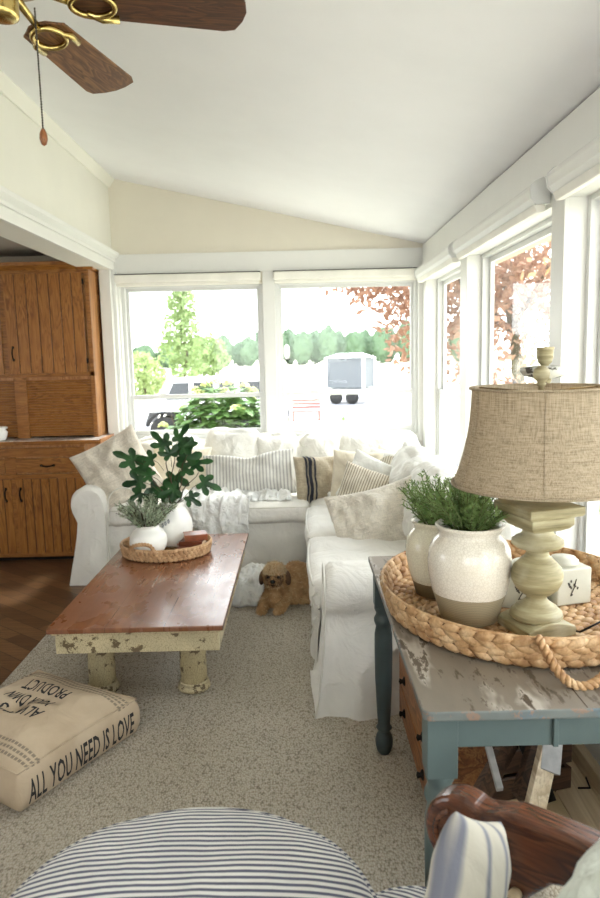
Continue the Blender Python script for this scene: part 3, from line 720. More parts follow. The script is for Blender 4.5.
# pillow with an oval striped medallion edge
o = pillow('throw_pillow', 'off white pillow with an oval striped medallion, near the top of the corner pile', 'white', P(392, 476, 4.58), .40, .36, .15, (-18, 6, -28), wr=.012, seed=8)
mb = MB(); vs = []
for j in range(9):
    for i in range(13):
        u = (-1+2*i/12); v_ = (-1+2*j/8)
        x = u*.075*math.sqrt(max(.02, 1-v_*v_*.9)); z = .075+v_*.05; uu = x/.20; vv = z/.18
        body = max(0, (1-uu**2)*(1-vv**2))**.42; vs.append((x, -.075*body-.016, z))
mb.add(vs, grid_faces(13, 9)); mb.build('medallion', 'tan_str', o, smooth=True)
pillow('throw_pillow', 'bright white pillow with one corner pointing up, just behind the tan ticking pillow', 'white', P(374, 484, 4.34), .42, .34, .13, (-20, 22, -22), wr=.010, seed=9)
pillow('throw_pillow', 'tan and cream ticking striped pillow with one peaked corner, tucked behind the crumpled linen pillow', 'tan_str', P(368, 494, 4.16), .40, .32, .14, (-18, 17, -18), wr=.008, seed=10)
pillow('throw_pillow', 'white pillow at the right end of the pile, nearest the side windows', 'white', P(415, 475, 4.3), .36, .34, .13, (-16, 20, -45), wr=.010, seed=11)
pillow('throw_pillow', 'big crumpled flax linen pillow in front of the pile, on the loveseat seat', 'linen2', P(380, 520, 3.66), .56, .42, .20, (-26, -17, -12), wr=.022, wf=8, seed=12, slump=.02)

# ================================================================== THROWS
def drape(name, label, x0, x1, ytop, yfront, zseat, drop, mat, cat='blanket', seed=0, nu=90, nv=80, amp=.02, jag=.05, back=.05):
    vs = []; L1 = ytop-yfront; L = L1+drop
    for j in range(nv):
        s = L*j/(nv-1)
        for i in range(nu):
            u = i/(nu-1); x = x0+(x1-x0)*u
            e = 1-(2*u-1)**4
            f1 = 1-abs(noise.noise(V((x*9+seed, s*4, seed))))*2.4; f2 = 1-abs(noise.noise(V((x*20+s*5, s*7+seed, 2))))*2.2; f3 = fbm(V((x*34, s*30, seed)), 3)
            hgt = amp*(.35+1.1*f1+.75*f2+.35*f3)
            wob = jag*fbm(V((u*4, seed, s*3)), 2)
            if s < L1:
                t_ = s/L1; y = ytop-s; z = zseat+hgt*1.2+back*(1-t_)**3
            else:
                d = s-L1; q = min(1, d/.05); y = yfront-.035*math.sin(q*PI/2)-.5*hgt-.015; z = zseat-.035*(1-math.cos(q*PI/2))-max(0, d-.03)*(1+.3*math.sin(u*7+seed))+hgt*(1-q)
            vs.append((x+wob*(.3+s)+hgt*.6*(u-.5), y+.3*wob, max(.03, z)))
    mb = MB(); mb.add(vs, grid_faces(nu, nv)); o = mb.build(name, mat, smooth=True)
    s_ = o.modifiers.new('thickness', 'SOLIDIFY'); s_.thickness = .006; s_.offset = 1
    return tag(o, label, cat)
drape('throw_blanket', 'white gauzy throw draped over the sofa seat and hanging over its front', -.86, -.36, 4.98, 4.55, .535, .20, 'throw', seed=3, amp=.026)
drape('throw_blanket', 'rumpled end of a white throw lying along the seat below the striped lumbar pillow', -.40, -.08, 4.88, 4.66, .53, .03, 'throw', seed=8, amp=.022, nv=40)
# crumpled blanket on the carpet
vs = []; n = 60
for j in range(n):
    for i in range(n):
        u = -1+2*i/(n-1); w = -1+2*j/(n-1); r_ = min(1, math.sqrt(u*u+w*w)/1.15)
        x = u*.17; y = w*.22; f = 1-abs(noise.noise(V((x*12, y*9, 4))))*2.3; g = 1-abs(noise.noise(V((x*24+3, y*20, 1))))*2.2
        z = (max(0, 1-u*u)*max(0, 1-w*w))**.5*(.13+.045*f+.02*g)+.003
        vs.append((x+.02*noise.noise(V((0, w*3, 2))), y+.03*noise.noise(V((u*3, 0, 5))), z))
mb = MB(); mb.add(vs, grid_faces(n, n)); o = mb.build('crumpled_blanket', 'throw', smooth=True); o.location = (-.30, 4.20, .012)
s_ = o.modifiers.new('thickness', 'SOLIDIFY'); s_.thickness = .004; s_.offset = 1
tag(o, 'crumpled white blanket heaped on the carpet to the left of the dog', 'blanket')

# ================================================================== COFFEE TABLE
CT = V((-.685, 3.395, 0))
ct = thing('coffee_table', 'low coffee table with a reddish plank top and chippy cream painted legs', 'table', CT)
mb = MB(); mb.box((-.358, -.735, .408), (.358, .735, .43)); mb.build('tabletop', 'ctop', ct, bevel=.004)
mb = MB(); mb.box((-.345, -.715, .393), (.345, .715, .408)); mb.build('under_moulding', 'chip_cream', ct, bevel=.003)
mb = MB()
mb.box((-.335, -.70, .31), (.335, -.675, .393)); mb.box((-.335, .675, .31), (.335, .70, .393)); mb.box((-.335, -.675, .31), (-.31, .675, .393)); mb.box((.31, -.675, .31), (.335, .675, .393))
mb.build('apron', 'chip_cream', ct, bevel=.003)
mb = MB(); mb.box((-.31, -.675, .33), (.31, .675, .345)); mb.build('underside_board', 'chip_leg', ct)
for lx in (-.238, .178):
    for ly in (-.42, .45):
        mb = MB(); mb.lathe([(.056, .032), (.060, .036), (.060, .20), (.058, .33)], 28); l = mb.build('leg', 'chip_leg', ct, smooth=True, loc=(lx, ly, 0))
        l.data.polygons[-1].use_smooth = False
        mb = MB(); mb.lathe([(.050, .012), (.070, .014), (.074, .022), (.072, .034), (.060, .040), (.066, .044), (.066, .052), (.058, .056)], 28); mb.build('foot_disc', 'chip_cream', l, smooth=True)

# ------------------------------------------------------------ basket weave
def weave_ring(mb, cx, cy, a, b, z, ln, th, tilt, phase, slope=0, m=5, n=7, outw=1):
    per = PI*(3*(a+b)-math.sqrt((3*a+b)*(a+3*b))); k = max(5, int(per/ln)); ang = 0
    for i in range(k):
        t = 2*PI*(i+phase)/k
        x = cx+a*math.cos(t); y = cy+b*math.sin(t)
        tg = V((-a*math.sin(t), b*math.cos(t), 0)).normalized(); nr = V((b*math.cos(t), a*math.sin(t), 0)).normalized()
        if slope is None: upv = V((0, 0, 1)); other = nr
        else: upv = (nr*math.sin(slope)+V((0, 0, 1))*math.cos(slope)); other = (nr*math.cos(slope)-V((0, 0, 1))*math.sin(slope))
        s = 1 if i % 2 else -1
        d1 = tg*math.cos(tilt)+upv*math.sin(tilt); d2 = -tg*math.sin(tilt)+upv*math.cos(tilt)
        R = Matrix((d1, d2, other)).transposed()
        jit = random.uniform(.9, 1.12)
        mb.ell((x, y, z), (ln*.66*jit, th*.62*random.uniform(.9, 1.1), th*.42), R, n, m)
def flat_ring(mb, cx, cy, a, b, z, ln, th, tilt, phase):
    per = PI*(3*(a+b)-math.sqrt((3*a+b)*(a+3*b))); k = max(5, int(per/ln))
    for i in range(k):
        t = 2*PI*(i+phase)/k; tg = V((-a*math.sin(t), b*math.cos(t), 0)).normalized(); nr = V((b*math.cos(t), a*math.sin(t), 0)).normalized()
        d1 = tg*math.cos(tilt)+nr*math.sin(tilt); d2 = -tg*math.sin(tilt)+nr*math.cos(tilt)
        R = Matrix((d1, d2, V((0, 0, 1)))).transposed()
        mb.ell((cx+a*math.cos(t), cy+b*math.sin(t), z), (ln*.64, th*.6*random.uniform(.9, 1.1), th*.36*random.uniform(.9, 1.15)), R, 7, 5)
def twist_rope(mb, pts, r, turns_per_m=16, n=7):
    """two strands wound round a path"""
    pts = [V(p) for p in pts]
    # resample
    L = [0]
    for a, b in zip(pts, pts[1:]): L.append(L[-1]+(b-a).length)
    N = max(24, int(L[-1]*turns_per_m*12)); res = []
    for i in range(N):
        s = L[-1]*i/(N-1); k = 0
        while k < len(L)-2 and L[k+1] < s: k += 1
        f = (s-L[k])/max(1e-9, L[k+1]-L[k])
        p0 = pts[max(k-1, 0)]; p1 = pts[k]; p2 = pts[k+1]; p3 = pts[min(k+2, len(pts)-1)]
        res.append(.5*((2*p1)+(p2-p0)*f+(2*p0-5*p1+4*p2-p3)*f*f+(3*p1-p0-3*p2+p3)*f**3))
    for ph in (0, PI):
        q = []; prev = None
        for i, p in enumerate(res):
            t = (res[min(i+1, N-1)]-res[max(i-1, 0)]).normalized()
            if prev is None: prev = t.orthogonal().normalized()
            prev = (prev-t*prev.dot(t)).normalized(); b = t.cross(prev); a = ph+2*PI*turns_per_m*L[-1]*i/(N-1)
            q.append(p+(prev*math.cos(a)+b*math.sin(a))*r*.52)
        mb.tube(q, r*.62, n)
def basket(name, label, loc, a, b, h, rows, th, ln, mat, flare=.02, rotz=0, rings=None, bottom=True):
    r = thing(name, label, 'tray', loc, (0, 0, rotz))
    slope = math.atan2(flare, h)
    mb = MB()
    for k in range(rows):
        f = (k+.5)/rows; z = .008+(h-.012)*f; e = flare*f
        weave_ring(mb, 0, 0, a+e, b+e, z, ln, (h/rows)*1.25, .30 if k % 2 else -.30, .5*(k % 2), slope)
    mb.build('woven_wall', mat, r, smooth=True)
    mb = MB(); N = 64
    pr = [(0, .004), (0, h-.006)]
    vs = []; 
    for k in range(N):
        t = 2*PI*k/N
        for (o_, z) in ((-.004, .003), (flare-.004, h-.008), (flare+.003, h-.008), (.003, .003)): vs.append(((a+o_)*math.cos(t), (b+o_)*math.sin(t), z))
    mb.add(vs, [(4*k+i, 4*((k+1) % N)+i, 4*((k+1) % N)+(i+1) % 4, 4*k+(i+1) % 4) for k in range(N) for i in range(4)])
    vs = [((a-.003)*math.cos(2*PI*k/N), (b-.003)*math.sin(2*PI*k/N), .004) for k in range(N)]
    mb.add(vs, [tuple(range(N))]); mb.build('weave_shadow', 'wshadow', r)  # dark sheet behind the strands, painted as their shade
    mb = MB(); mb.tube([((a+flare)*math.cos(2*PI*k/N), (b+flare)*math.sin(2*PI*k/N), h) for k in range(N)], .0042, 8, closed=True)
    mb.build('rim', mat, r, smooth=True)
    mb = MB(); k = 0; rr = a-.012
    while rr > .012:
        flat_ring(mb, 0, 0, rr, rr*(b-.012)/(a-.012), .010, ln*.85, th*.92, .4 if k % 2 else .4, .5*(k % 2)); rr -= th*.86; k += 1
    mb.ell((0, 0, .01), (.012, .012, .006)); mb.build('woven_base', mat, r, smooth=True)
    return r
# tray on the coffee table
tb = V((-.755, 3.735, .43))
t1 = basket('basket_tray', 'small oval woven tray on the coffee table, holding white pots and stacked books', tb, .235, .20, .070, 4, .018, .024, 'wicker2', .012)
mb = MB(); twist_rope(mb, [(-.165, -.155, .06), (-.15, -.168, .085), (-.10, -.178, .098), (-.05, -.192, .094), (-.02, -.205, .06)], .010, 30); mb.build('rope_handle', 'wicker2', t1, smooth=True)
mb = MB(); twist_rope(mb, [(.10, .185, .06), (.11, .19, .085), (.05, .205, .096), (-.02, .21, .09), (-.04, .205, .06)], .010, 30); mb.build('rope_handle', 'wicker2', t1, smooth=True)

# pots on it
def leafy(mb, base, n, spread, hgt, leaf, seedv, droop=.3, flat=.3, per=26):
    rnd = random.Random(seedv)
    for s in range(n):
        a = rnd.uniform(0, 2*PI); rr = spread*math.sqrt(rnd.random()); H = hgt*rnd.uniform(.55, 1.05)*(1-.3*rr/spread)
        p0 = V(base)+V((math.cos(a), math.sin(a), 0))*rr*.25; p3 = V(base)+V((math.cos(a)*rr, math.sin(a)*rr, H))
        pts = [p0+(p3-p0)*f+V((0, 0, 1))*math.sin(f*PI)*H*.12+V((rnd.uniform(-1, 1), rnd.uniform(-1, 1), 0))*.004 for f in [k/6 for k in range(7)]]
        mb.tube(pts, [.0018]*4+[.0012]*3, 4, 1)
        for k in range(per):
            f = .15+.85*k/per; i = min(5, int(f*6)); g = f*6-i; p = pts[i].lerp(pts[i+1], g); t = (pts[i+1]-pts[i]).normalized()
            az = rnd.uniform(0, 2*PI); o = t.orthogonal().normalized(); o = Matrix.Rotation(az, 3, t)@o
            d = (o+t*.7).normalized(); w = t.cross(d).normalized(); L = leaf*rnd.uniform(.6, 1.2)*(1-.35*f); wd = L*flat
            mb.add([p, p+d*L*.5+w*wd*.5+t*.001, p+d*L, p+d*L*.5-w*wd*.5], [(0, 1, 2, 3)], 0)
pA = V((-.838, 3.665, .447))
pot = thing('potted_sage', 'round white pot of dusty grey green sprigs, nearer pot on the small tray', 'plant', pA)
mb = MB(); mb.lathe([(.058, 0), (.078, .01), (.096, .04), (.102, .07), (.098, .10), (.082, .128), (.064, .142), (.060, .15), (.064, .160), (.068, .164), (.062, .165), (.052, .15), (.05, .12), (0, .118)], 40)
mb.build('pot', 'pot', pot, smooth=True)
mb = MB(); leafy(mb, (0, 0, .14), 70, .18, .20, .028, 3, per=24, flat=.55); mb.build('foliage', ['sage', 'stem'], pot)
pB = V((-.728, 3.835, .447))
fig = thing('potted_fig', 'white vase of dark lobed fig branches standing behind the sage pot', 'plant', pB)
mb = MB(); mb.lathe([(.07, 0), (.09, .012), (.108, .05), (.116, .10), (.112, .145), (.092, .19), (.072, .215), (.068, .232), (.074, .248), (.078, .252), (.070, .253), (.062, .235), (.06, .2), (0, .19)], 40, sx=.92, sy=.92)
mb.build('vase', 'pot', fig, smooth=True)
mb = MB()
for k in range(3):
    a = PI*1.38+k*.16
    for q in range(5): mb.ell((.113*math.cos(a)+.004*math.cos(q*1.26), .113*math.sin(a), .14+.012*k+.008*math.sin(q*1.26)), (.004, .004, .006), None, 6, 4)
mb.build('relief_motif', 'metal', fig, smooth=True)
def fig_leaf(mb, p, d, nrm, L):
    d = d.normalized(); s = nrm.cross(d).normalized(); nrm = d.cross(s)
    lobes = [(-100, .42, .17), (-52, .72, .20), (0, 1.0, .22), (52, .72, .20), (100, .42, .17)]
    out = [(0, -.06)]
    pts2 = []
    for ang, ln, wd in lobes:
        a = math.radians(ang)
        ax = (math.sin(a), math.cos(a)); px = (math.cos(a), -math.sin(a))
        for f, w in ((.42, -.75), (.7, -1), (.9, -.6), (1, 0), (.9, .6), (.7, 1), (.42, .75)):
            pts2.append((ax[0]*ln*f+px[0]*wd*w*.85, ax[1]*ln*f+px[1]*wd*w*.85))
    vs = [p+d*.12*L]
    for x, y in [(0, 0)]+pts2:
        z = -.25*(x*x+y*y*.6)+.10*abs(x)
        vs.append(p+(s*x+d*y+nrm*z)*L)
    n = len(vs)
    mb.add(vs, [(0, i, i+1) for i in range(1, n-1)]+[(0, n-1, 1)], 0)
st = MB(); lf = MB(); rnd = random.Random(11)
sk = P(175, 500, 3.835)-pB
# each leaf is put on a branch: (dx, dz, length, tilt) measured from the vase mouth
leaves = [(-.20, .27, .115, 150, 40), (-.14, .24, .09, 200, 10), (-.16, .16, .10, 190, -20), (-.08, .11, .13, 250, 60), (-.10, .19, .08, 160, 30), (-.015, .36, .10, 130, 30), (.045, .375, .10, 60, 25),
          (.075, .345, .085, 20, 10), (.01, .30, .09, 110, 50), (.09, .27, .12, 75, 60), (.06, .22, .10, 30, 10), (.02, .18, .12, 270, 50), (.10, .15, .10, 0, -10), (.16, .13, .11, -20, 35), (.135, .20, .08, 40, 10),
          (-.03, .07, .10, 300, 20), (.05, .06, .09, -30, 30), (.03, .11, .10, 200, 10), (-.05, .2, .09, 100, 20), (-.17, .09, .08, 210, 0), (.12, .24, .10, 10, 30), (-.09, .28, .085, 170, 10), (.085, .05, .08, -40, 0), (-.12, .05, .08, 230, 20), (.0, .24, .09, 180, 20), (.04, .33, .08, 100, 5)]
top = V((0, 0, .22))
for bx, bz in ((-.02, .40), (-.16, .28), (.11, .33), (.15, .20), (.02, .36)):
    st.tube([top+V((bx*f+.012*math.sin(f*9+bx*40), -.02*f, bz*f)) for f in [k/8 for k in range(9)]], [.005-.0004*k for k in range(9)], 6)
for dx, dz, L, ang, tl in leaves[:12]+leaves[13:20:2]+leaves[20:24]:
    p = top+V((dx, rnd.uniform(-.07, .05), dz)); q = top+V((dx*.45, 0, max(.03, dz-.07)))
    st.tube([q, (q+p)/2+V((0, 0, .012)), p], .0016, 4)
    a = math.radians(ang); d = V((math.cos(a), rnd.uniform(-.25, .1), math.sin(a))); n_ = V((rnd.uniform(-.35, .35), -1, math.sin(math.radians(tl))+.35)).normalized()
    fig_leaf(lf, p, d, n_, L*1.15)
st.build('branches', 'stem', fig, smooth=True); lf.build('leaves', 'fig', fig, smooth=False)
# books
M['bk'] = m_plain('brown_book_cloth', (134, 74, 46), .35, 0, 20, .15); M['bk2'] = m_plain('dark_brown_book_cloth', (104, 54, 34), .35, 0, 20, .15); M['page'] = m_plain('book_pages', (214, 190, 160), .8)
z = .448
for i, (w, d, h, rz, lb) in enumerate(((.145, .11, .032, 12, 'brown bound book, lowest of the small stack in the oval tray'), (.13, .10, .028, -8, 'brown bound book in the middle of the small stack in the oval tray'), (.125, .095, .034, 15, 'brown bound book with a light glossy cover on top of the small stack'))):
    b = thing('book', lb, 'book', (-.615+.012*i, 3.70+.01*i, z), (0, 0, math.radians(rz)), 'books stacked in the oval tray')
    mb = MB(); mb.box((-w/2, -d/2, 0), (w/2, d/2, .004)); mb.box((-w/2, -d/2, h-.004), (w/2, d/2, h)); mb.box((-w/2, -d/2, .004), (w/2, -d/2+.004, h-.004)); mb.build('cover', 'bk' if i != 1 else 'bk2', b, bevel=.001)
    mb = MB(); mb.box((-w/2+.004, -d/2+.004, .004), (w/2-.004, d/2-.004, h-.004)); mb.build('page_block', 'page', b)
    z += h+.0005

# ================================================================== DOG
DOG = V((-.165, 4.03, .014))
def ellv(c, r, rot=(0, 0, 0)): return (V(c), V(r), Euler([math.radians(a) for a in rot]).to_matrix())
blobs = [ellv((.03, .06, .11), (.088, .09, .105)), ellv((.11, .12, .112), (.105, .10, .105)), ellv((.19, .12, .10), (.085, .09, .10)), ellv((.0, -.0, .12), (.066, .06, .10)), ellv((.0, -.05, .065), (.070, .065, .062)), ellv((.08, .02, .07), (.08, .07, .065)),
         ellv((.0, -.03, .185), (.076, .068, .072)), ellv((.0, -.088, .166), (.042, .036, .034)), ellv((0, -.035, .225), (.062, .052, .042)), ellv((.0, -.06, .135), (.05, .045, .035)),
         ellv((.215, .07, .065), (.062, .065, .06)), ellv((.165, -.005, .03), (.07, .028, .026), (0, 0, 8)), ellv((.105, -.015, .025), (.03, .025, .022)), ellv((.27, .17, .03), (.035, .06, .028))]
for s, dx in ((-1, 0), (1, .01)):
    for k in range(6):
        f = k/5; blobs.append(ellv((s*(.052-.008*f)+dx-.018*f, -.02-.15*f, .050-.026*f), (.032-.007*f, .035, .030-.006*f)))
    blobs.append(ellv((s*.044+dx-.020, -.180, .021), (.025, .030, .020)))
mb = MB()
for c, r_, R in blobs: mb.ell(c, r_, R, 16, 10)
dog = mb.build('dog', 'fur', smooth=True); dog.location = DOG; dog.rotation_euler = (0, 0, math.radians(-6))
rm = dog.modifiers.new('remesh', 'REMESH'); rm.mode = 'VOXEL'; rm.voxel_size = .007; rm.use_smooth_shade = True
sm = dog.modifiers.new('smooth', 'SMOOTH'); sm.iterations = 6; sm.factor = .6
bpy.context.view_layer.update()
dg = bpy.context.evaluated_depsgraph_get(); me = bpy.data.meshes.new_from_object(dog.evaluated_get(dg)); dog.modifiers.clear(); dog.data = me
me.materials.clear(); me.materials.append(M['fur'])
for p in me.polygons: p.use_smooth = True
tag(dog, 'small shaggy golden brown dog lying on the carpet in front of the sofa', 'dog')
rnd = random.Random(5); fur = MB(); mesh = me
for p in mesh.polygons:
    for q in range(2):
        c = p.center+V((rnd.uniform(-1, 1), rnd.uniform(-1, 1), rnd.uniform(-1, 1)))*.003; nn = p.normal
        if c.z < .012 and nn.z < -.3: continue
        headf = c.z > .13 and c.y < .03 and abs(c.x) < .09
        L = rnd.uniform(.010, .022)*(.75 if headf else 1.1)
        down = V((0, .0, -1)); fl = V((.7, .35, -.5)) if c.x > .05 else V((0, 0, -1))
        if headf: fl = V((c.x*6, -.1, -.8))
        d = (nn*.55+fl*.6+V((rnd.uniform(-.3, .3), rnd.uniform(-.3, .3), rnd.uniform(-.3, .3)))).normalized()
        s = d.cross(nn); s = s.normalized()*.0022 if s.length > 1e-4 else V((.002, 0, 0))
        mi = 0
        fx, fz = abs(c.x), c.z
        if headf and c.z > .205: mi = 1
        if headf and c.y < -.075 and .14 < c.z < .205 and rnd.random() < .75: mi = 2
        if headf and c.y < -.05 and fz < .145: mi = 1 if rnd.random() < .4 else 0
        if rnd.random() < .1: mi = 1 if rnd.random() < .5 else 0
        e = c+d*L
        if e.z < .001: e.z = .001
        fur.add([c-s, c+s, c+d*L*.6+s*.7, e, c+d*L*.6-s*.7], [(0, 1, 2, 3, 4)], mi)
fo = fur.build('shaggy_coat', ['fur', 'fur_l', 'fur_d'], dog)
for s in (-1, 1):
    mb = MB(); mb.ell((s*.076, -.035, .172), (.021, .034, .046), Euler((0, math.radians(-s*10), 0)).to_matrix(), 12, 8)
    ear = mb.build('ear', 'fur_d', dog, smooth=True)
    mb = MB(); mb.ell((s*.030, -.096, .192), (.010, .007, .010), None, 12, 8); mb.build('eye', 'nose', dog, smooth=True)
mb = MB(); mb.ell((0, -.128, .176), (.016, .011, .012), None, 12, 8); mb.build('nose', 'nose', dog, smooth=True)
mb = MB(); mb.tube([(-.022, -.118, .148), (0, -.125, .156), (.022, -.118, .148)], .003, 6); mb.build('mouth', 'nose', dog, smooth=True)

# ================================================================== FLOOR CUSHION WITH PRINT
fc_c = V((-1.07, 2.42, .012))
A_ = V((-.955, 2.12, 0)); B_ = V((-.70, 2.575, 0)); ex = (B_-A_).normalized(); ang = math.atan2(ex.y, ex.x)   # long front side direction
sx_ = .56; sy_ = .56; hh = .085
cen = (A_+B_)/2+V((-ex.y, ex.x, 0))*sy_*.47; cen.z = hh+.012
fc = thing('floor_cushion', 'square tan canvas floor cushion printed with black words, lying on the carpet', 'cushion', cen, (0, 0, ang))
def fc_surf(p, face):
    """common bulge of the cushion, p on the flat box"""
    u = p.x/(sx_/2); v_ = p.y/(sy_/2); w = p.z/hh
    q = V(p)
    if face == 'top':
        e = max(0, 1-u**4)*max(0, 1-v_**4)
        q.z = hh*.80+.045*e**.8-.055*math.exp(-((u+.08)**2+(v_-.15)**2)/.018)+.012*fbm(V((q.x*6, q.y*6, 2)), 3)*e+.012*(1-abs(noise.noise(V((q.x*7, q.y*7, 9))))*2)*e
        q.x *= 1-.03*(1-v_*v_); q.y *= 1-.03*(1-u*u)
    return q
n = 40; rings_ = []
mb = MB(); vs = []
for j in range(n):
    for i in range(n):
        u = -1+2*i/(n-1); w = -1+2*j/(n-1); vs.append(fc_surf(V((u*sx_/2, w*sy_/2, hh)), 'top'))
mb.add(vs, grid_faces(n, n))
per = [(i, 0) for i in range(n-1)]+[(n-1, j) for j in range(n-1)]+[(n-1-i, n-1) for i in range(n-1)]+[(0, n-1-j) for j in range(n-1)]
side = []; K = 9; L_ = len(per)
for k in range(K):
    f = k/(K-1)
    for (i, j) in per:
        tpnt = vs[j*n+i]; z = tpnt.z*(1-f)+(-hh)*f; b = math.sin(f*PI)**.8*.02
        o_ = V((tpnt.x, tpnt.y, 0)).normalized(); sc = 1
        side.append(V((tpnt.x*(1-.03*f), tpnt.y*(1-.03*f), z))+V((math.copysign(b, tpnt.x) if i in (0, n-1) else 0, math.copysign(b, tpnt.y) if j in (0, n-1) else 0, 0)))
mb.add(side, [tuple(reversed(f)) for f in grid_faces(L_, K, 0, True)]); mb.add([side[(K-1)*L_+i] for i in range(L_)], [tuple(reversed(range(L_)))])
t = NT('printed_canvas'); v = t.coord(); base = t.ramp(t.noise(v, 6, 4), [(.3, (178, 158, 132)), (.7, (200, 182, 156))])
xx = t.axis(v, 0)
msk = None
for c0 in (-.215, .215):
    for dd in (-.022, 0, .022):
        ln_ = t.ramp(t.math('ABSOLUTE', t.math('SUBTRACT', xx, c0+dd)), [(.0045, WHT), (.006, BLK)])
        msk = ln_ if msk is None else t.mix(1.0, msk, ln_, 'ADD')
zz = t.math('GREATER_THAN', t.axis(v, 2), .055)
dash = t.math('GREATER_THAN', t.math('FRACT', t.math('MULTIPLY', t.axis(v, 1), 60)), .25)
msk = t.math('MULTIPLY', t.math('MULTIPLY', msk, zz), t.math('MULTIPLY', dash, .62))
t.col(t.mix(msk, base, (82, 76, 70))); t.rough(.95); t.bump(t.noise(v, 8, 5, .5, 1), .35, .03); t.bump(t.noise(v, 500, 1), .1, .001); M['canvas'] = t.m
body = mb.build('cushion_cover', 'canvas', fc, smooth=True); weld(body, .0006); sub(body)
mb = MB(); mb.tube([vs[j*n+i]+V((0, 0, .001)) for (i, j) in per], .004, 6, closed=True); mb.build('seam_piping', 'canvas', fc, smooth=True)
from mathutils.bvhtree import BVHTree
bpy.context.view_layer.update(); dg = bpy.context.evaluated_depsgraph_get()
bvh = BVHTree.FromObject(body, dg)
def text_mesh(txt, sx, sy):
    cu = bpy.data.curves.new('lettering', 'FONT'); cu.body = txt; cu.size = 1; cu.align_x = 'CENTER'; cu.align_y = 'CENTER'; cu.resolution_u = 2; cu.offset = .018; cu.space_character = 1.05
    to = bpy.data.objects.new('lettering', cu); COL.objects.link(to); bpy.context.view_layer.update()
    me = bpy.data.meshes.new_from_object(to.evaluated_get(bpy.context.evaluated_depsgraph_get())); bpy.data.objects.remove(to)
    bm = bmesh.new(); bm.from_mesh(me); bmesh.ops.triangulate(bm, faces=bm.faces)
    for it in range(3):
        lng = [e for e in bm.edges if (V((e.verts[0].co.x*sx, e.verts[0].co.y*sy))-V((e.verts[1].co.x*sx, e.verts[1].co.y*sy))).length > .012]
        if not lng: break
        bmesh.ops.subdivide_edges(bm, edges=lng, cuts=1); bmesh.ops.triangulate(bm, faces=bm.faces)
    xs = [v.co.x for v in bm.verts]; ys = [v.co.y for v in bm.verts]; cx = (max(xs)+min(xs))/2; cy = (max(ys)+min(ys))/2; W = max(xs)-min(xs); H = max(ys)-min(ys)
    bm.verts.ensure_lookup_table(); pts = [((v.co.x-cx)/W*sx, (v.co.y-cy)/H*sy) for v in bm.verts]; bm.verts.index_update()
    fs = [[v.index for v in f.verts] for f in bm.faces]; bm.free(); return pts, fs
def print_on(name, pts, fs, origin, du, dv, dn, parent, tree, mat='piano'):
    vs = []
    for x, y in pts:
        p = origin+du*x+dv*y; hit = tree.ray_cast(p+dn*.3, -dn)
        vs.append((hit[0] if hit[0] else p)+dn*.0016)
    mb = MB(); mb.add(vs, fs); return mb.build(name, mat, parent)
pts, fs = text_mesh('ALL YOU NEED IS LOVE', .50, .088)
print_on('side_lettering', pts, fs, V((.0, -sy_/2, -.012)), V((1, 0, 0)), V((0, 0, 1)), V((0, -1, 0)), fc, bvh)
# the three printed lines on top run along the cushion, upside down from the front
fci = Matrix.Translation(cen)@Matrix.Rotation(ang, 4, 'Z'); fci.invert()
for k, (txt, wd, px_, py_) in enumerate((('ALWAYS', .22, 20, 721), ('YOUR OWN', .24, 31, 709), ('PRODUCT', .235, 47, 699))):
    pts, fs = text_mesh(txt, wd, .058); q_ = fci@atz(px_, py_, .17)
    print_on('top_lettering', pts, fs, V((q_.x, q_.y, hh)), V((0, 1, 0)), V((-1, 0, 0)), V((0, 0, 1)), fc, bvh)

# ================================================================== OAK HUTCH IN THE NEXT ROOM
HX1 = -1.53
hb = thing('base_cabinet', 'oak base cabinet with plank doors and a marble look worktop, beside the left sofa arm', 'cabinet', (-2.3, 5.3, 0))
def L_(x, y, z): return (x+2.3, y-5.3, z)
def lb(mb, a, b): mb.box(L_(*a), L_(*b))
BF = 5.08
mb = MB(); lb(mb, (-3.1, BF+.02, .035), (-1.60, 5.55, .895)); mb.build('cabinet_body', 'oaks', hb)
mb = MB(); lb(mb, (-3.08, BF+.06, 0), (-1.62, 5.54, .035)); mb.build('toe_kick', 'iron', hb)
def plank_door(parent, x0, x1, z0, z1, yf, org, npl, name='door', mat='oak'):
    """door of vertical boards with fine grooves"""
    cx, cz = (x0+x1)/2, (z0+z1)/2
    o = None; mb = MB(); w = (x1-x0)/npl
    for k in range(npl):
        a = x0+w*k+.0030; b = x0+w*(k+1)-.0030
        mb.box((a-cx, 0, z0-cz), (b-cx, .018, z1-cz))
    o = mb.build(name, mat, parent, bevel=.003); o.location = V((cx, yf, cz))-V(org)
    g = MB(); g.box((x0-cx+.003, .006, z0-cz+.003), (x1-cx-.003, .017, z1-cz-.003)); g.build('groove_backing', 'groove', o)
    return o
def bail(parent, x, z, horiz=False):
    """cast handle with two posts; local to the door"""
    h = MB()
    if horiz:
        pts = [(-.045+x, -.004, z), (-.03+x, -.022, z-.002), (x, -.028, z-.006), (.03+x, -.022, z-.002), (.045+x, -.004, z)]
    else:
        pts = [(x, -.004, z-.045), (x, -.02, z-.03), (x, -.028, z), (x, -.02, z+.03), (x, -.004, z+.045)]
    h.tube(pts, [.007, .005, .006, .005, .007], 8)
    for p in (pts[0], pts[-1]): h.ell(p, (.010, .005, .012) if not horiz else (.012, .005, .010), None, 10, 6)
    return h.build('handle', 'iron', parent, smooth=True)
org = (-2.3, 5.3, 0)
d1 = plank_door(hb, -2.14, -1.62, .06, .635, BF, org, 8); bail(d1, -.215, .17)
d2 = plank_door(hb, -2.68, -2.16, .06, .635, BF, org, 8); bail(d2, .215, .17)
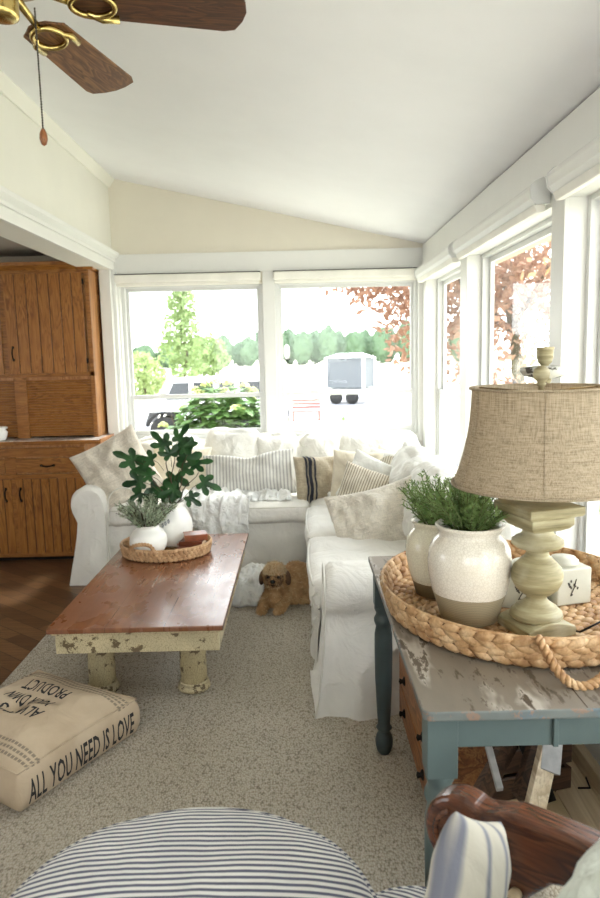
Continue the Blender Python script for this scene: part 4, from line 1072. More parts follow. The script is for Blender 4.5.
for x0_, x1_ in ((-2.12, -1.64), (-2.70, -2.20)):
    mb = MB(); cx = (x0_+x1_)/2; mb.box((x0_-cx, 0, -.055), (x1_-cx, .02, .055)); dr = mb.build('drawer_front', 'oakx', hb, bevel=.005); dr.location = L_(cx, BF-.002, .735)
    h = bail(dr, 0, 0, True)
mb = MB(); lb(mb, (-3.1, BF+.005, .635), (-1.60, BF+.03, .67)); lb(mb, (-3.1, BF+.005, .80), (-1.60, BF+.03, .868)); [lb(mb, (a_, BF+.005, c_), (b_, BF+.03, d_)) for a_, b_ in ((-2.20, -2.12), (-1.64, -1.60)) for c_, d_ in ((.0705, .6345), (.6705, .7995))]; lb(mb, (-3.1, BF+.005, .035), (-1.6, BF+.03, .07))
mb.build('face_frame', 'oakx', hb, bevel=.002)
ctp = thing('worktop', 'pale marble look worktop edged in oak, on the oak base cabinet', 'worktop', (-2.3, 5.3, .895))
mb = MB(); mb.box((-.8, -.262, .012), (.828, .25, .03)); mb.build('marble_slab', 'marble', ctp, bevel=.003)
mb = MB(); mb.box((-.8, -.275, 0), (.84, .25, .012)); mb.box((-.8, -.275, .012), (.84, -.2622, .028)); mb.box((.8285, -.262, .012), (.84, .25, .034)); mb.build('oak_edging', 'oakx', ctp, bevel=.003)
# splash lip at its right end, sloping
ub = thing('upper_cabinet', 'oak upper cabinet with plank doors and a tambour front, above the marble look worktop', 'cabinet', (-2.3, 5.4, .925))
uo = (-2.3, 5.4, .925); UF = 5.21
def ubx(mb, a, b): mb.box([a[i]-uo[i] for i in range(3)], [b[i]-uo[i] for i in range(3)])
mb = MB(); ubx(mb, (-3.1, UF+.03, 1.36), (HX1, 5.55, 2.19)); ubx(mb, (HX1-.02, UF+.03, .926), (HX1, 5.55, 1.36)); ubx(mb, (-3.1, 5.50, .926), (HX1-.02, 5.55, 1.36)); mb.build('cabinet_body', 'oaks', ub)
mb = MB(); ubx(mb, (-3.1, UF+.008, 1.385), (HX1, UF+.03, 1.42)); ubx(mb, (-3.1, UF+.008, 2.135), (HX1, UF+.03, 2.19)); ubx(mb, (HX1-.035, UF+.008, .926), (HX1, UF+.03, 2.135)); ubx(mb, (-2.22, UF+.008, 1.42), (-2.15, UF+.03, 2.135)); ubx(mb, (-2.14, UF+.004, .926), (-2.05, UF+.03, 1.385))
mb.build('face_frame', 'oakx', ub, bevel=.002)
u1 = plank_door(ub, -2.165, -1.575, 1.412, 2.145, UF-.006, uo, 7); bail(u1, -.25, -.215)
u2 = plank_door(ub, -2.80, -2.20, 1.412, 2.145, UF-.006, uo, 7)
for zz in (1.50, 2.08):
    mb = MB(); mb.box((.292, -.004, zz-1.7785-.018), (.304, .004, zz-1.7785+.018)); mb.ell((.298, -.006, zz-1.7785), (.005, .005, .022), None, 8, 6); mb.build('hinge', 'iron', u1, smooth=True)
mb = MB(); cx = (-2.05+HX1-.035)/2
for k in range(22): mb.box((-2.05-cx, 0, -.22+k*.0195), (HX1-.035-cx, .012, -.22+k*.0195+.0180))
tm = mb.build('tambour_door', 'oakx', ub, bevel=.004); tm.location = (cx-uo[0], UF+.02-uo[1], 1.157-uo[2])
mb = MB()
for k in range(22): mb.box((-3.1-cx, 0, -.22+k*.0195), (-2.14-cx, .012, -.22+k*.0195+.0180))
tm2 = mb.build('tambour_door', 'oakx', ub, bevel=.004); tm2.location = (cx-uo[0], UF+.02-uo[1], 1.157-uo[2])
mb = MB()
prof = [(UF+.03, 2.165), (UF+.004, 2.168), (UF-.008, 2.185), (UF-.03, 2.20), (UF-.036, 2.225), (UF+.03, 2.225)]
mb.prism([(a-uo[1], b-uo[2]) for a, b in prof], 'x', -.8, HX1+.035-uo[0])
mb.prism([(HX1-.0-uo[0], 2.165-uo[2]), (HX1+.012-uo[0], 2.172-uo[2]), (HX1+.03-uo[0], 2.20-uo[2]), (HX1+.036-uo[0], 2.225-uo[2]), (HX1-.0-uo[0], 2.225-uo[2])], 'y', UF-uo[1]+.03, 5.55-uo[1])
mb.build('crown_moulding', 'oakx', ub, bevel=.002)
mb = MB(); ubx(mb, (HX1, 5.40, 2.0), (HX1+.004, 5.46, 2.12)); mb.build('wood_patch', 'oakx', ub)
# white dish at the left edge on the worktop
dsh = P(4, 430, 5.16); dz = .926
wd_ = thing('canister', 'white footed dish with dark marks on the worktop, at the left edge of the photo', 'dish', (dsh.x-.03, 5.13, dz))
mb = MB(); mb.lathe([(.045, 0), (.05, .006), (.06, .03), (.066, .06), (.052, .075), (.05, .08), (.066, .088), (.068, .094), (0, .094)], 28); mb.build('dish_body', 'pot', wd_, smooth=True)
mb = MB(); mb.ell((0, 0, .097), (.068, .068, .006), None, 20, 6); mb.build('dish_lid', 'pot', wd_, smooth=True)

# ================================================================== CONSOLE TABLE (right foreground)
cs = thing('console_table', 'worn grey and teal painted farm table with turned legs, carrying the large tray and lamp', 'table', (.61, 1.91, 0))
def cb(mb, a, b, mi=0): mb.box((a[0]-.61, a[1]-1.91, a[2]), (b[0]-.61, b[1]-1.91, b[2]), mi)
CX0, CX1, CY0, CY1 = .243, .965, 1.345, 2.475
mb = MB()
poly = []
for k in range(5):
    a = PI+PI/2*k/4; poly.append((CX0+.02+.02*math.cos(a)-.61, CY0+.02+.02*math.sin(a)-1.91))
for k in range(5):
    a = 1.5*PI+PI/2*k/4; poly.append((CX1-.02+.02*math.cos(a)-.61, CY0+.02+.02*math.sin(a)-1.91))
poly += [(CX1-.61, CY1-1.91), (CX0-.61, CY1-1.91)]
mb.prism(poly, 'z', .738, .760)
for k, p in enumerate(mb.mi): pass
mb.mi = [1]*len(mb.mi); mb.mi[-1] = 0
mb.build('tabletop', ['console_top', 'console_edge'], cs, bevel=.004, seg=3)
mb = MB(); cb(mb, (.585, CY0+.004, .7602), (.587, CY1, .7606)); mb.build('board_joint', 'groove', cs)
mb = MB(); cb(mb, (.295, CY0+.042, .655), (.93, CY0+.062, .738)); cb(mb, (.528, CY0+.034, .655), (.540, CY0+.042, .738)); mb.build('front_apron', 'teal', cs, bevel=.002)
mb = MB(); cb(mb, (.285, CY0+.07, .655), (.303, CY1-.05, .738)); cb(mb, (.93, CY0+.07, .655), (.945, CY1-.05, .738)); cb(mb, (.30, CY1-.07, .655), (.93, CY1-.05, .738)); mb.build('side_apron', 'teal_shaded', cs, bevel=.002)
LP = [(.034, 0), (.026, .0)]
legprof = [(.018, 0), (.026, .012), (.032, .035), (.033, .055), (.028, .075), (.020, .088), (.024, .096), (.030, .104), (.024, .112), (.0225, .12), (.026, .17), (.0315, .30), (.033, .40), (.0325, .47), (.027, .50), (.030, .508), (.034, .52), (.034, .53), (.028, .542), (.026, .552), (.032, .565), (.033, .575), (.028, .59)]
for lx, ly, mt in ((.290, CY0+.062, 'teal'), (.290, CY1-.055, 'teal_shaded'), (.925, CY0+.062, 'teal'), (.925, CY1-.055, 'teal_shaded')):
    mb = MB(); mb.lathe([(0, 0)]+legprof+[(0, .59)], 26, (lx-.61, ly-1.91, .012 if lx < .8 else 0)); mb.build('leg', mt, cs, smooth=True)
    mb = MB(); cb(mb, (lx-.033, ly-.033, .59), (lx+.033, ly+.033, .738)); mb.build('leg_block', mt, kids(cs)[-1] if False else cs, bevel=.002)

# big round-ended tray on it
TC = V((.605, 1.93, .762))
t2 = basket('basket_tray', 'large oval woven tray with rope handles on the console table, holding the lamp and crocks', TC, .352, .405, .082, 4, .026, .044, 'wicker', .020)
hp = [P(538, 638, 1.50), P(545, 650, 1.478), P(557, 670, 1.455), P(572, 684, 1.437), P(588, 686, 1.433), P(604, 676, 1.45), P(622, 655, 1.475), P(630, 638, 1.50)]
mb = MB(); twist_rope(mb, [p-TC for p in hp], .0105, 34); mb.build('rope_handle', 'wicker', t2, smooth=True)
mb = MB(); twist_rope(mb, [V((-.09, .43, .05)), V((-.07, .455, .04)), V((0, .475, .02)), V((.07, .455, .04)), V((.09, .43, .05))], .0105, 34); mb.build('rope_handle', 'wicker', t2, smooth=True)
TZ = TC.z+.019

# crocks with evergreens
def crock(name, label, c, sc, mat, seedv, hh_, nst, sp):
    r = thing(name, label, 'plant', c)
    prof = [(.068, 0), (.074, .004), (.086, .05), (.098, .09), (.107, .14), (.109, .175), (.104, .21), (.092, .235), (.082, .246), (.079, .252), (.082, .262), (.088, .270), (.090, .276), (.085, .279), (.078, .276), (.072, .25), (.07, .2), (0, .19)]
    mb = MB(); mb.lathe([(a*sc*1.04, b*sc*.97) for a, b in prof], 48); mb.build('crock', mat, r, smooth=True)
    mb = MB(); leafy(mb, (0, 0, .24*sc), nst, sp, hh_, .021, seedv, flat=.34, per=40)
    mb.build('foliage', ['fern', 'gstem'], r)
    return r
crock('potted_evergreen', 'large crackle glazed crock with an unglazed brown base, filled with feathery greens', (.449, 1.80, TZ), .98, 'crock', 21, .175, 90, .14)
crock('potted_evergreen', 'smaller crock of feathery greens half hidden behind the large crackle glazed crock', (.405, 2.005, TZ), .84, 'crock_b', 22, .19, 60, .13)

# lamp
LC = V((.602, 1.715, TZ))
lamp = thing('table_lamp', 'turned weathered wood table lamp with a burlap bell shade on the large tray', 'lamp', LC, (0, 0, math.radians(17)))
mb = MB(); w = .070
ap = []
for k in range(13):
    x = -w+2*w*k/12; ap.append((x, .030+.0*k))
arch = [(-w, 0), (-w, .024)]+[(-w+2*w*k/12, .024+.016*math.sin(PI*k/12)) for k in range(1, 12)]+[(w, .024), (w, 0)]
mb.prism(arch, 'y', -w, w); mb.build('square_base', 'lampwood', lamp, bevel=.003)
mb = MB(); mb.box((-w-.02, -w-.018, 0), (w+.02, -w+.012, .014)); 
mb = MB()
mb.lathe([(0, .034), (.062, .034), (.066, .040), (.064, .052), (.055, .057), (.052, .064), (.036, .074), (.026, .084), (.025, .092), (.036, .098), (.054, .114), (.063, .134), (.065, .152), (.060, .168), (.044, .186), (.030, .199), (.027, .210), (.030, .214), (.056, .222), (.065, .230), (.064, .240), (.050, .249), (.042, .253), (.038, .262), (.040, .270), (0, .270)], 44)
mb.build('turned_column', 'lampwood', lamp, smooth=True)
mb = MB()
def sq(mb, pr):
    vs = []; 
    for w_, z in pr: vs += [(-w_, -w_, z), (w_, -w_, z), (w_, w_, z), (-w_, w_, z)]
    fs = [(4*i+k, 4*i+(k+1) % 4, 4*i+4+(k+1) % 4, 4*i+4+k) for i in range(len(pr)-1) for k in range(4)]
    mb.add(vs, fs+[(3, 2, 1, 0), tuple(4*(len(pr)-1)+k for k in range(4))])
sq(mb, [(.040, .268), (.054, .276), (.062, .286), (.062, .306), (.076, .310), (.079, .316), (.079, .334), (.066, .338)])
mb.build('square_capital', 'lampwood', lamp, bevel=.002)
mb = MB(); mb.tube([(0, 0, .35), (0, 0, .64)], .006, 10); mb.lathe([(0, .36), (.018, .36), (.02, .41), (.012, .42), (0, .42)], 16); mb.build('lamp_stem', 'dbrass', lamp, smooth=True)
SA = math.radians(-123); mb = MB(); N = 72; SB = 1.166-TZ; ST = 1.409-TZ; prof = []
for k in range(15):
    f = k/14; r_ = .166+.045*(1-f)**2.1; prof.append((r_, SB+(ST-SB)*f))
vs = []
for r_, z in prof:
    for k in range(N):
        a = 2*PI*k/N; seg = (a-SA+PI/6) % (PI/3)-PI/6; q = 1-.022*(abs(seg)/(PI/6))
        vs.append((r_*q*math.cos(a)*1.03, r_*q*math.sin(a)*1.03, z))
mb.add(vs, [tuple((j*N+k, j*N+(k+1) % N, (j+1)*N+(k+1) % N, (j+1)*N+k)) for j in range(len(prof)-1) for k in range(N)])
sh = mb.build('lamp_shade', 'burlap', lamp, smooth=True)
s_ = sh.modifiers.new('thickness', 'SOLIDIFY'); s_.thickness = .0015
for r_, z, nm in ((.1695*1.012, ST-.001, 'shade_rim'), (.2125*1.012, SB+.001, 'shade_rim')):
    mb = MB(); mb.tube([(r_*math.cos(2*PI*k/N), r_*math.sin(2*PI*k/N), z) for k in range(N)], .0035, 6, closed=True); mb.build(nm, 'burlap', lamp, smooth=True)
for q in range(6):
    a = SA+PI/3*q
    mb = MB(); mb.tube([((r_*1.03+.001)*math.cos(a), (r_*1.03+.001)*math.sin(a), z) for r_, z in prof], .0012, 5); mb.build('shade_seam', 'burlap', lamp, smooth=True)
mb = MB(); 
for q in range(3):
    a = q*2*PI/3; mb.tube([(0, 0, ST-.012), (.168*math.cos(a), .168*math.sin(a), ST-.004)], .002, 6)
mb.build('shade_spider', 'dbrass', lamp, smooth=True)
mb = MB(); mb.lathe([(0, ST-.012), (.008, ST-.01), (.006, ST), (.012, ST+.006), (.009, ST+.012), (.018, ST+.022), (.021, ST+.033), (.018, ST+.044), (.009, ST+.051), (0, ST+.053)], 20); mb.build('finial', 'lampwood', lamp, smooth=True)
# candle holder behind
CH = V((P(545, 360, 2.13).x, 2.13, TZ)); zt = P(546, 347, 2.13).z-TZ; zp = P(543, 371, 2.13).z-TZ
ch = thing('candle_holder', 'chippy painted candle holder whose cup and saucer show above the lamp shade', 'candle holder', CH)
mb = MB(); mb.lathe([(0, 0), (.055, 0), (.058, .012), (.03, .02), (.014, .035), (.012, .1), (.02, .12), (.012, .14), (.011, .3), (.018, .33), (.012, .36), (.011, zp-.06), (.02, zp-.03), (.024, zp-.012), (.05, zp-.006), (0, zp-.006)], 28); mb.build('stem', 'lampwood', ch, smooth=True)
mb = MB(); mb.lathe([(0, zp-.022), (.035, zp-.022), (.062, zp-.014), (.074, zp), (.072, zp+.012), (.03, zp+.016), (0, zp+.016)], 36); mb.build('saucer', 'saucer', ch, smooth=True)
mb = MB(); mb.lathe([(0, zp+.01), (.014, zp+.01), (.012, zp+.018), (.020, zp+.026), (.025, zt-.03), (.024, zt-.010), (.027, zt-.006), (.027, zt), (.019, zt), (.018, zt-.02), (0, zt-.02)], 28); mb.build('cup', 'lampwood', ch, smooth=True)
# tins with round lids
for (x, y, rz, lb_, h, w) in ((.635, 1.905, -22, 'square pale tin with a round lid, directly behind the lamp base', .105, .06), (.755, 1.935, 14, 'square pale tin with a faded dark sprig, right of and behind the lamp base', .105, .055)):
    tn = thing('tin', lb_, 'tin', (x, y, TZ), (0, 0, math.radians(rz)), 'square tins on the large tray')
    mb = MB(); mb.box((-w, -w, 0), (w, w, h)); mb.build('tin_body', 'tin', tn, bevel=.004)
    mb = MB(); mb.lathe([(0, h), (.042, h), (.042, h+.012), (.036, h+.014), (.034, h+.02), (0, h+.021)], 30); mb.build('lid', 'tin', tn, smooth=True)
    mb = MB(); rnd = random.Random(3)
    mb.tube([(-.012, -w-.0015, .03), (-.002, -w-.0015, .05), (.004, -w-.0015, .075)], .0015, 4)
    for k in range(9): mb.ell((rnd.uniform(-.02, .015), -w-.001, rnd.uniform(.028, .07)), (.0045, .0008, .003), Euler((0, rnd.uniform(0, 3), 0)).to_matrix(), 8, 4)
    for k in range(7): mb.ell((-w-.001, rnd.uniform(-.03, .03), rnd.uniform(.03, .08)), (.0008, .006, .006), None, 8, 4)
    mb.build('printed_sprig', 'seam', tn)
# lamp cord on the tray
cd = MB(); cd.tube([LC+V((.085, -.03, .006)), P(580, 632, 1.66), P(600, 622, 1.70), P(630, 606, 1.76), V((.97, 1.86, .86)), V((.985, 1.9, .70))], .0028, 6); o = cd.build('lamp_cord', 'iron', smooth=True)
tag(o, 'thin black lamp cord running from the lamp base to the right over the tray', 'cord')

# ------------------------------------------------------------------ things under the console
tr_ = thing('tool_chest', 'long orange brown wooden drawer chest standing under the console table', 'chest', (.50, 2.17, .012))
mb = MB(); mb.box((-.10, -.15, .0), (.08, .55, .30)); mb.build('chest_body', 'crate', tr_, bevel=.004)
for k, (a, b) in enumerate(((.02, .145), (.155, .28))):
    mb = MB(); mb.box((-.112, -.13, a), (-.1005, .53, b)); dw = mb.build('drawer_front', 'crate', tr_, bevel=.002)
    for yy in (-.02, .38):
        mb = MB(); mb.lathe([(0, 0), (.018, 0), (.018, .004), (.008, .01), (.012, .02), (0, .024)], 14, M4=Matrix.Rotation(-PI/2, 3, 'Y'), c=(-.112, yy, (a+b)/2)); mb.build('drawer_pull', 'iron', dw, smooth=True)
cr = thing('wooden_crate', 'dark slatted wooden crate under the console table, behind the crossed boards', 'crate', (.66, 2.28, .012), (0, 0, .25))
for sx in (-.19, .19):
    mb = MB()
    for k in range(3): mb.box((sx-.008, -.16, .01+k*.095), (sx+.008, .16, .085+k*.095))
    mb.build('end_panel', 'dcrate', cr, bevel=.002)
for sy in (-.16, .16):
    mb = MB()
    for k in range(3): mb.box((-.20, sy-.006, .01+k*.095), (.20, sy+.006, .085+k*.095))
    mb.build('side_slats', 'dcrate', cr, bevel=.002)
mb = MB(); mb.box((-.19, -.16, 0), (.19, .16, .01)); mb.build('crate_bottom', 'dcrate', cr)
# crossed wooden boards (folded easel like stand)
xs_ = thing('crossed_board_stand', 'stand of crossed boards, one leg painted pale grey, under the console table', 'stand', (.66, 1.86, .012))
def board(name, a, b, w, th, mat, tw=(0, 0, 1)):
    a = V(a); b = V(b); d = (b-a).normalized(); s = d.cross(V((0, 1, .2))).normalized()*w/2; n_ = d.cross(s).normalized()*th/2
    o_ = xs_.location; a = a-o_; b = b-o_
    mb = MB(); mb.add([a-s-n_, a+s-n_, a+s+n_, a-s+n_, b-s-n_, b+s-n_, b+s+n_, b-s+n_], [(3, 2, 1, 0), (4, 5, 6, 7), (0, 1, 5, 4), (1, 2, 6, 5), (2, 3, 7, 6), (3, 0, 4, 7)])
    return mb.build(name, mat, xs_, bevel=.002)
board('painted_leg', P(534, 812, 1.72), P(552, 733, 1.86), .062, .02, 'pale_wood')
board('painted_leg', P(548, 772, 1.79), P(551, 738, 1.845), .064, .024, 'boardgrey')
board('rear_leg', P(548, 800, 2.10), P(520, 725, 1.9), .05, .02, 'iron')
board('brace', P(520, 800, 1.80), P(540, 735, 1.95), .07, .02, 'dcrate')
board('brace', P(478, 800, 1.80), P(512, 738, 1.95), .07, .02, 'dcrate')
board('strut', P(500, 790, 1.70), P(488, 745, 1.80), .018, .02, 'boardgrey')
# jute mat and dark cord on the bright floor
mb = MB(); mb.box((.655, 2.0, .012), (.835, 3.1, .022)); jm = mb.build('jute_mat', 'jute', bevel=.003); tag(jm, 'narrow woven jute mat lying on the floor beside the pale planks', 'mat')
mb = MB(); mb.tube([atz(597, 738, .03), atz(578, 748, .03), atz(583, 762, .03), atz(593, 765, .03), atz(586, 778, .03), atz(590, 788, .03), atz(578, 788, .03)], .003, 6); o = mb.build('power_cord', 'iron', smooth=True)
tag(o, 'loose black cord curling over the pale planks, under the right end of the console table', 'cord')

# ================================================================== CEILING FAN
FZ = 2.35; FC = V((-.672, 1.738, FZ))
fan = thing('ceiling_fan', 'brass ceiling fan with brown wood blades, hanging at the upper left', 'fan', FC)
ch_ = ceil_z(FC.x)-FZ
mb = MB(); mb.lathe([(0, -.055), (.025, -.055), (.036, -.05), (.038, -.04), (.038, -.01), (.035, .0), (.035, .02), (0, .02)], 32); mb.build('switch_housing', 'brass', fan, smooth=True)
mb = MB(); mb.lathe([(0, .02), (.06, .02), (.11, .035), (.125, .06), (.125, .10), (.11, .13), (.06, .155), (.02, .165), (0, .165)], 40); mb.build('motor_housing', 'dbrass', fan, smooth=True)
mb = MB(); mb.tube([(0, 0, .16), (0, 0, ch_-.06)], .012, 14); mb.build('downrod', 'brass', fan, smooth=True)
mb = MB(); mb.lathe([(.02, ch_-.09), (.06, ch_-.04), (.065, ch_+.0)], 28); mb.build('ceiling_canopy', 'brass', fan, smooth=True)
for i, adeg in enumerate((79, 11, 151, 223, 295)):
    a = math.radians(adeg); R = Matrix.Rotation(a, 4, 'Z')@Matrix.Rotation(math.radians(-9), 4, 'X')
    mb = MB(); outline = []
    x0_, x1_ = .17, (.60 if i == 0 else .575)
    pts2 = [(x0_, -.045), (x0_+.012, -.060), (x1_-.05, -.078), (x1_-.022, -.07), (x1_-.006, -.035), (x1_, 0), (x1_-.006, .035), (x1_-.022, .07), (x1_-.05, .078), (x0_+.012, .060), (x0_, .045), (x0_-.02, .025), (x0_-.026, 0), (x0_-.02, -.025)]
    mb.prism(pts2, 'z', -.003, .003); bl = mb.build('blade', 'blade_lit' if i == 0 else 'blade', fan, bevel=.0015); bl.matrix_local = R
    mb = MB()
    mb.tube([(.055, 0, .03), (.10, 0, .012), (.15, 0, -.004)], [.012, .010, .009], 10)
    ring = [(.205+.052*math.cos(2*PI*k/28), .040*math.sin(2*PI*k/28), -.011) for k in range(28)]
    mb.tube(ring, .0075, 8, closed=True)
    for s in (-1, 1): mb.tube([(.19, s*.03, -.011), (.225, s*.052, -.010), (.265, s*.05, -.009)], [.007, .009, .010], 8)
    br_ = mb.build('blade_bracket', 'brass', bl, smooth=True)
# pull chain
c0 = P(38, 44, 1.70); c1 = P(42, 128, 1.70)
c0 = V((c0.x, 1.70, FZ-.06)); mb = MB(); nb = 46
zb = P(42, 131, 1.70).z; cxp = P(41, 100, 1.70).x
for k in range(nb): mb.ell((cxp-FC.x, 1.70-FC.y, (FZ-.05)+(zb-FZ+.05)*k/(nb-1)-FZ), (.0024, .0024, .0034), None, 6, 4)
mb.build('pull_chain', 'chain', fan, smooth=True)
mb = MB(); mb.lathe([(0, -.034), (.006, -.030), (.0095, -.018), (.0085, -.006), (.004, .004), (0, .006)], 16, (cxp-FC.x, 1.70-FC.y, zb-FZ)); mb.build('pull_bead', 'bead', fan, smooth=True)

# ================================================================== FOREGROUND SEATING
ot = thing('ottoman', 'big rounded ottoman in navy and white ticking stripes, cut off by the lower left edge', 'ottoman', (-.245, 1.02, 0))
def puffy_disc(rx, ry, z0, h, power=2.6, n=72, m=16, puff=.05, seed=0):
    mb = MB(); vs = []
    rings = [(1, 0), (1.012, h*.35), (1.0, h*.62), (.985, h*.72)]+[(.985*math.cos(PI/2*k/m), h*.72+puff*math.sin(PI/2*k/m)+.0) for k in range(1, m)]
    for s, z in rings:
        for k in range(n):
            a = 2*PI*k/n; c, s_ = math.cos(a), math.sin(a); q = (abs(c)**power+abs(s_)**power)**(-1/power)
            x = rx*q*c*s; y = ry*q*s_*s; zz = z+(.006*fbm(V((x*5+seed, y*5, 1)), 3) if z > h*.7 else 0)
            vs.append((x, y, z0+zz))
    vs.append((0, 0, z0+h*.72+puff)); mb.add(vs, grid_faces(n, len(rings), 0, True)+[((len(rings)-1)*n+k, (len(rings)-1)*n+(k+1) % n, len(vs)-1) for k in range(n)]+[tuple(reversed(range(n)))])
    rim = [V(vs[3*n+k]) for k in range(n)]
    return mb, rim
mb, rim = puffy_disc(.405, .52, .18, .33, 2.35, puff=.06); mb.build('upholstered_body', 'ticking', ot, smooth=True)
mb = MB(); mb.tube([V((p.x*1.004, p.y*1.004, p.z)) for p in rim], .0055, 7, closed=True); mb.build('welt_cord', 'ticking2', ot, smooth=True)
for sx in (-.26, .26):
    for sy in (-.32, .32):
        mb = MB(); mb.lathe([(0, .012), (.018, .012), (.028, .10), (.03, .18), (0, .18)], 18, (sx, sy, 0)); mb.build('leg', 'seat_wood', ot, smooth=True)
ac = thing('armchair', 'armchair with a carved dark wood arm, striped seat and pale cover at the lower right', 'armchair', (.262, .90, 0), (0, 0, math.radians(-40)))
mb, rim = puffy_disc(.30, .27, .28, .16, 3.4, puff=.04, seed=4); mb.v = [p+V((-.07, .045, 0)) for p in mb.v]; mb.build('seat_cushion', 'ticking2', ac, smooth=True)
mb = MB(); mb.tube([V((p.x*1.004-.07, p.y*1.004+.045, p.z)) for p in rim], .005, 7, closed=True); mb.build('welt_cord', 'ticking2', ac, smooth=True)
mb = MB(); mb.box((-.36, -.26, .20), (.24, .30, .285)); mb.build('seat_frame', 'seat_wood', ac, bevel=.01)
# carved arms: scroll outline extruded across its thickness (far arm is in view)
def arm_outline():
    pts = []
    # scroll centre at (0,0); arm sweeps right (+x) and slightly up, front post goes down
    for k in range(15):
        a = math.radians(235-k*12.5); pts.append((.068*math.cos(a), .068*math.sin(a)))
    pts += [(.09, .078), (.16, .080), (.26, .078), (.38, .080), (.38, .035), (.24, .020), (.15, -.010), (.105, -.06), (.095, -.12), (.10, -.22), (.11, -.36), (.03, -.36), (.018, -.25), (.012, -.15), (-.0, -.09)]
    return pts
for yy, nm in ((.235, 'carved_arm'), (-.42, 'carved_arm')):
    pts_ = [(a_*1.12, b_*1.15) for a_, b_ in arm_outline()]; mb = MB(); mb.prism(pts_, 'y', 0, .062); ar = mb.build(nm, 'seat_wood', ac, bevel=.014, seg=4); ar.location = (-.155, yy-.03, .615)
    for p in ar.data.polygons: p.use_smooth = False
    mb = MB()
    sp = [(.052*(1-k/44)*math.cos(k*.32+2), -.002, .052*(1-k/44)*math.sin(k*.32+2)) for k in range(40)]
    mb.tube(sp, [.006-.00008*k for k in range(40)], 6); mb.build('carved_scroll', 'seat_wood', ar, smooth=True)
    mb = MB(); mb.lathe([(0, 0), (.010, 0), (.012, .014), (0, .02)], 12, M4=Matrix.Rotation(PI/2, 3, 'X'), c=(.11, .0, -.05)); mb.build('wooden_peg', 'pale_wood', ar, smooth=True)
for sx, sy in ((-.30, -.22), (-.30, .26), (.22, -.22), (.22, .26)):
    mb = MB(); mb.lathe([(0, 0.0), (.018, .0), (.026, .10), (.03, .21), (0, .21)], 16, (sx, sy, .012)); mb.build('leg', 'seat_wood', ac, smooth=True)
mb = soft_box((.10, .29, .27), .09, puff=(.05, .02, .04), n=20, wr=.010, wf=6, seed=9); bk = mb.build('covered_backrest', 'pale_throw', ac, smooth=True); weld(bk); bk.location = (.225, -.03, .64); bk.rotation_euler = (0, math.radians(10), math.radians(0))
pl = pillow('throw_pillow', 'linen pillow with wide blue grey stripes standing on the armchair seat, by the carved arm', 'blue_str', P(474, 893, .97), .20, .22, .10, (-6, 34, 48), wr=.004, seed=14)

# ================================================================== OUTDOORS
GZ = -.8
def plane(name, x0, y0, x1, y1, z, mat, th=.05):
    mb = MB(); mb.box((x0, y0, z-th), (x1, y1, z)); o = mb.build(name, mat); return struct(o)
plane('ground_lawn', -80, 5.75, 80, 30, GZ, 'lawn')
plane('ground_field', -400, 30, 400, 420, GZ, 'field')
plane('ground_side', 1.2, -20, 80, 5.75, GZ, 'lawn')
# driveway
mb = MB(); mb.prism([(-14, 16), (-14, 24), (-2, 24.5), (3, 40), (6, 40), (5.5, 24), (4, 13), (1.5, 8.5), (-1.2, 8.5), (-2, 16)], 'z', GZ-.02, GZ+.02); struct(mb.build('ground_driveway', 'asphalt'))
def foliage(mb, c, r, n, leaf, rnd, shell=.75, mi=0, zc=-9):
    for k in range(n):
        d = V((rnd.gauss(0, 1), rnd.gauss(0, 1), rnd.gauss(0, 1))).normalized(); f = shell+(1-shell)*rnd.random() if rnd.random() < .75 else rnd.random()
        lump = 1+.28*noise.noise(d*2.2+V(c)*.3)+.14*noise.noise(d*5)
        p = V(c)+V((d.x*r[0], d.y*r[1], d.z*r[2]))*f*lump
        if p.z < zc: continue
        u = V((rnd.gauss(0, 1), rnd.gauss(0, 1), rnd.gauss(0, 1))).normalized(); w = u.orthogonal().normalized(); L = leaf*rnd.uniform(.6, 1.3)
        mb.add([p-u*L, p-w*L*.55, p+u*L, p+w*L*.55], [(0, 1, 2, 3)], mi)
def tree(name, label, x, y, crowns, leaf, mat, trunk_r, trunk_h, seedv, n=1500, group=None, cat='tree', zc=GZ):
    r = thing(name, label, cat, (x, y, GZ), group=group); rnd = random.Random(seedv)
    mb = MB()
    for c, rr, w in crowns: foliage(mb, c, rr, int(n*w), leaf, rnd, zc=zc-GZ)
    mb.build('foliage', mat, r)
    if trunk_r:
        mb = MB(); mb.tube([(0, 0, 0), (.05*trunk_h, 0, trunk_h*.5), (0, .1, trunk_h)], [trunk_r, trunk_r*.8, trunk_r*.5], 10)
        for c, rr, w in crowns[:4]: mb.tube([(0, .05, trunk_h*.8), V(c)*.8+V((0, 0, .2*c[2])), V(c)+V((0, 0, rr[2]*.4))], [trunk_r*.4, trunk_r*.25, trunk_r*.08], 6)
        mb.build('trunk', 'bark', r, smooth=True)
    return r
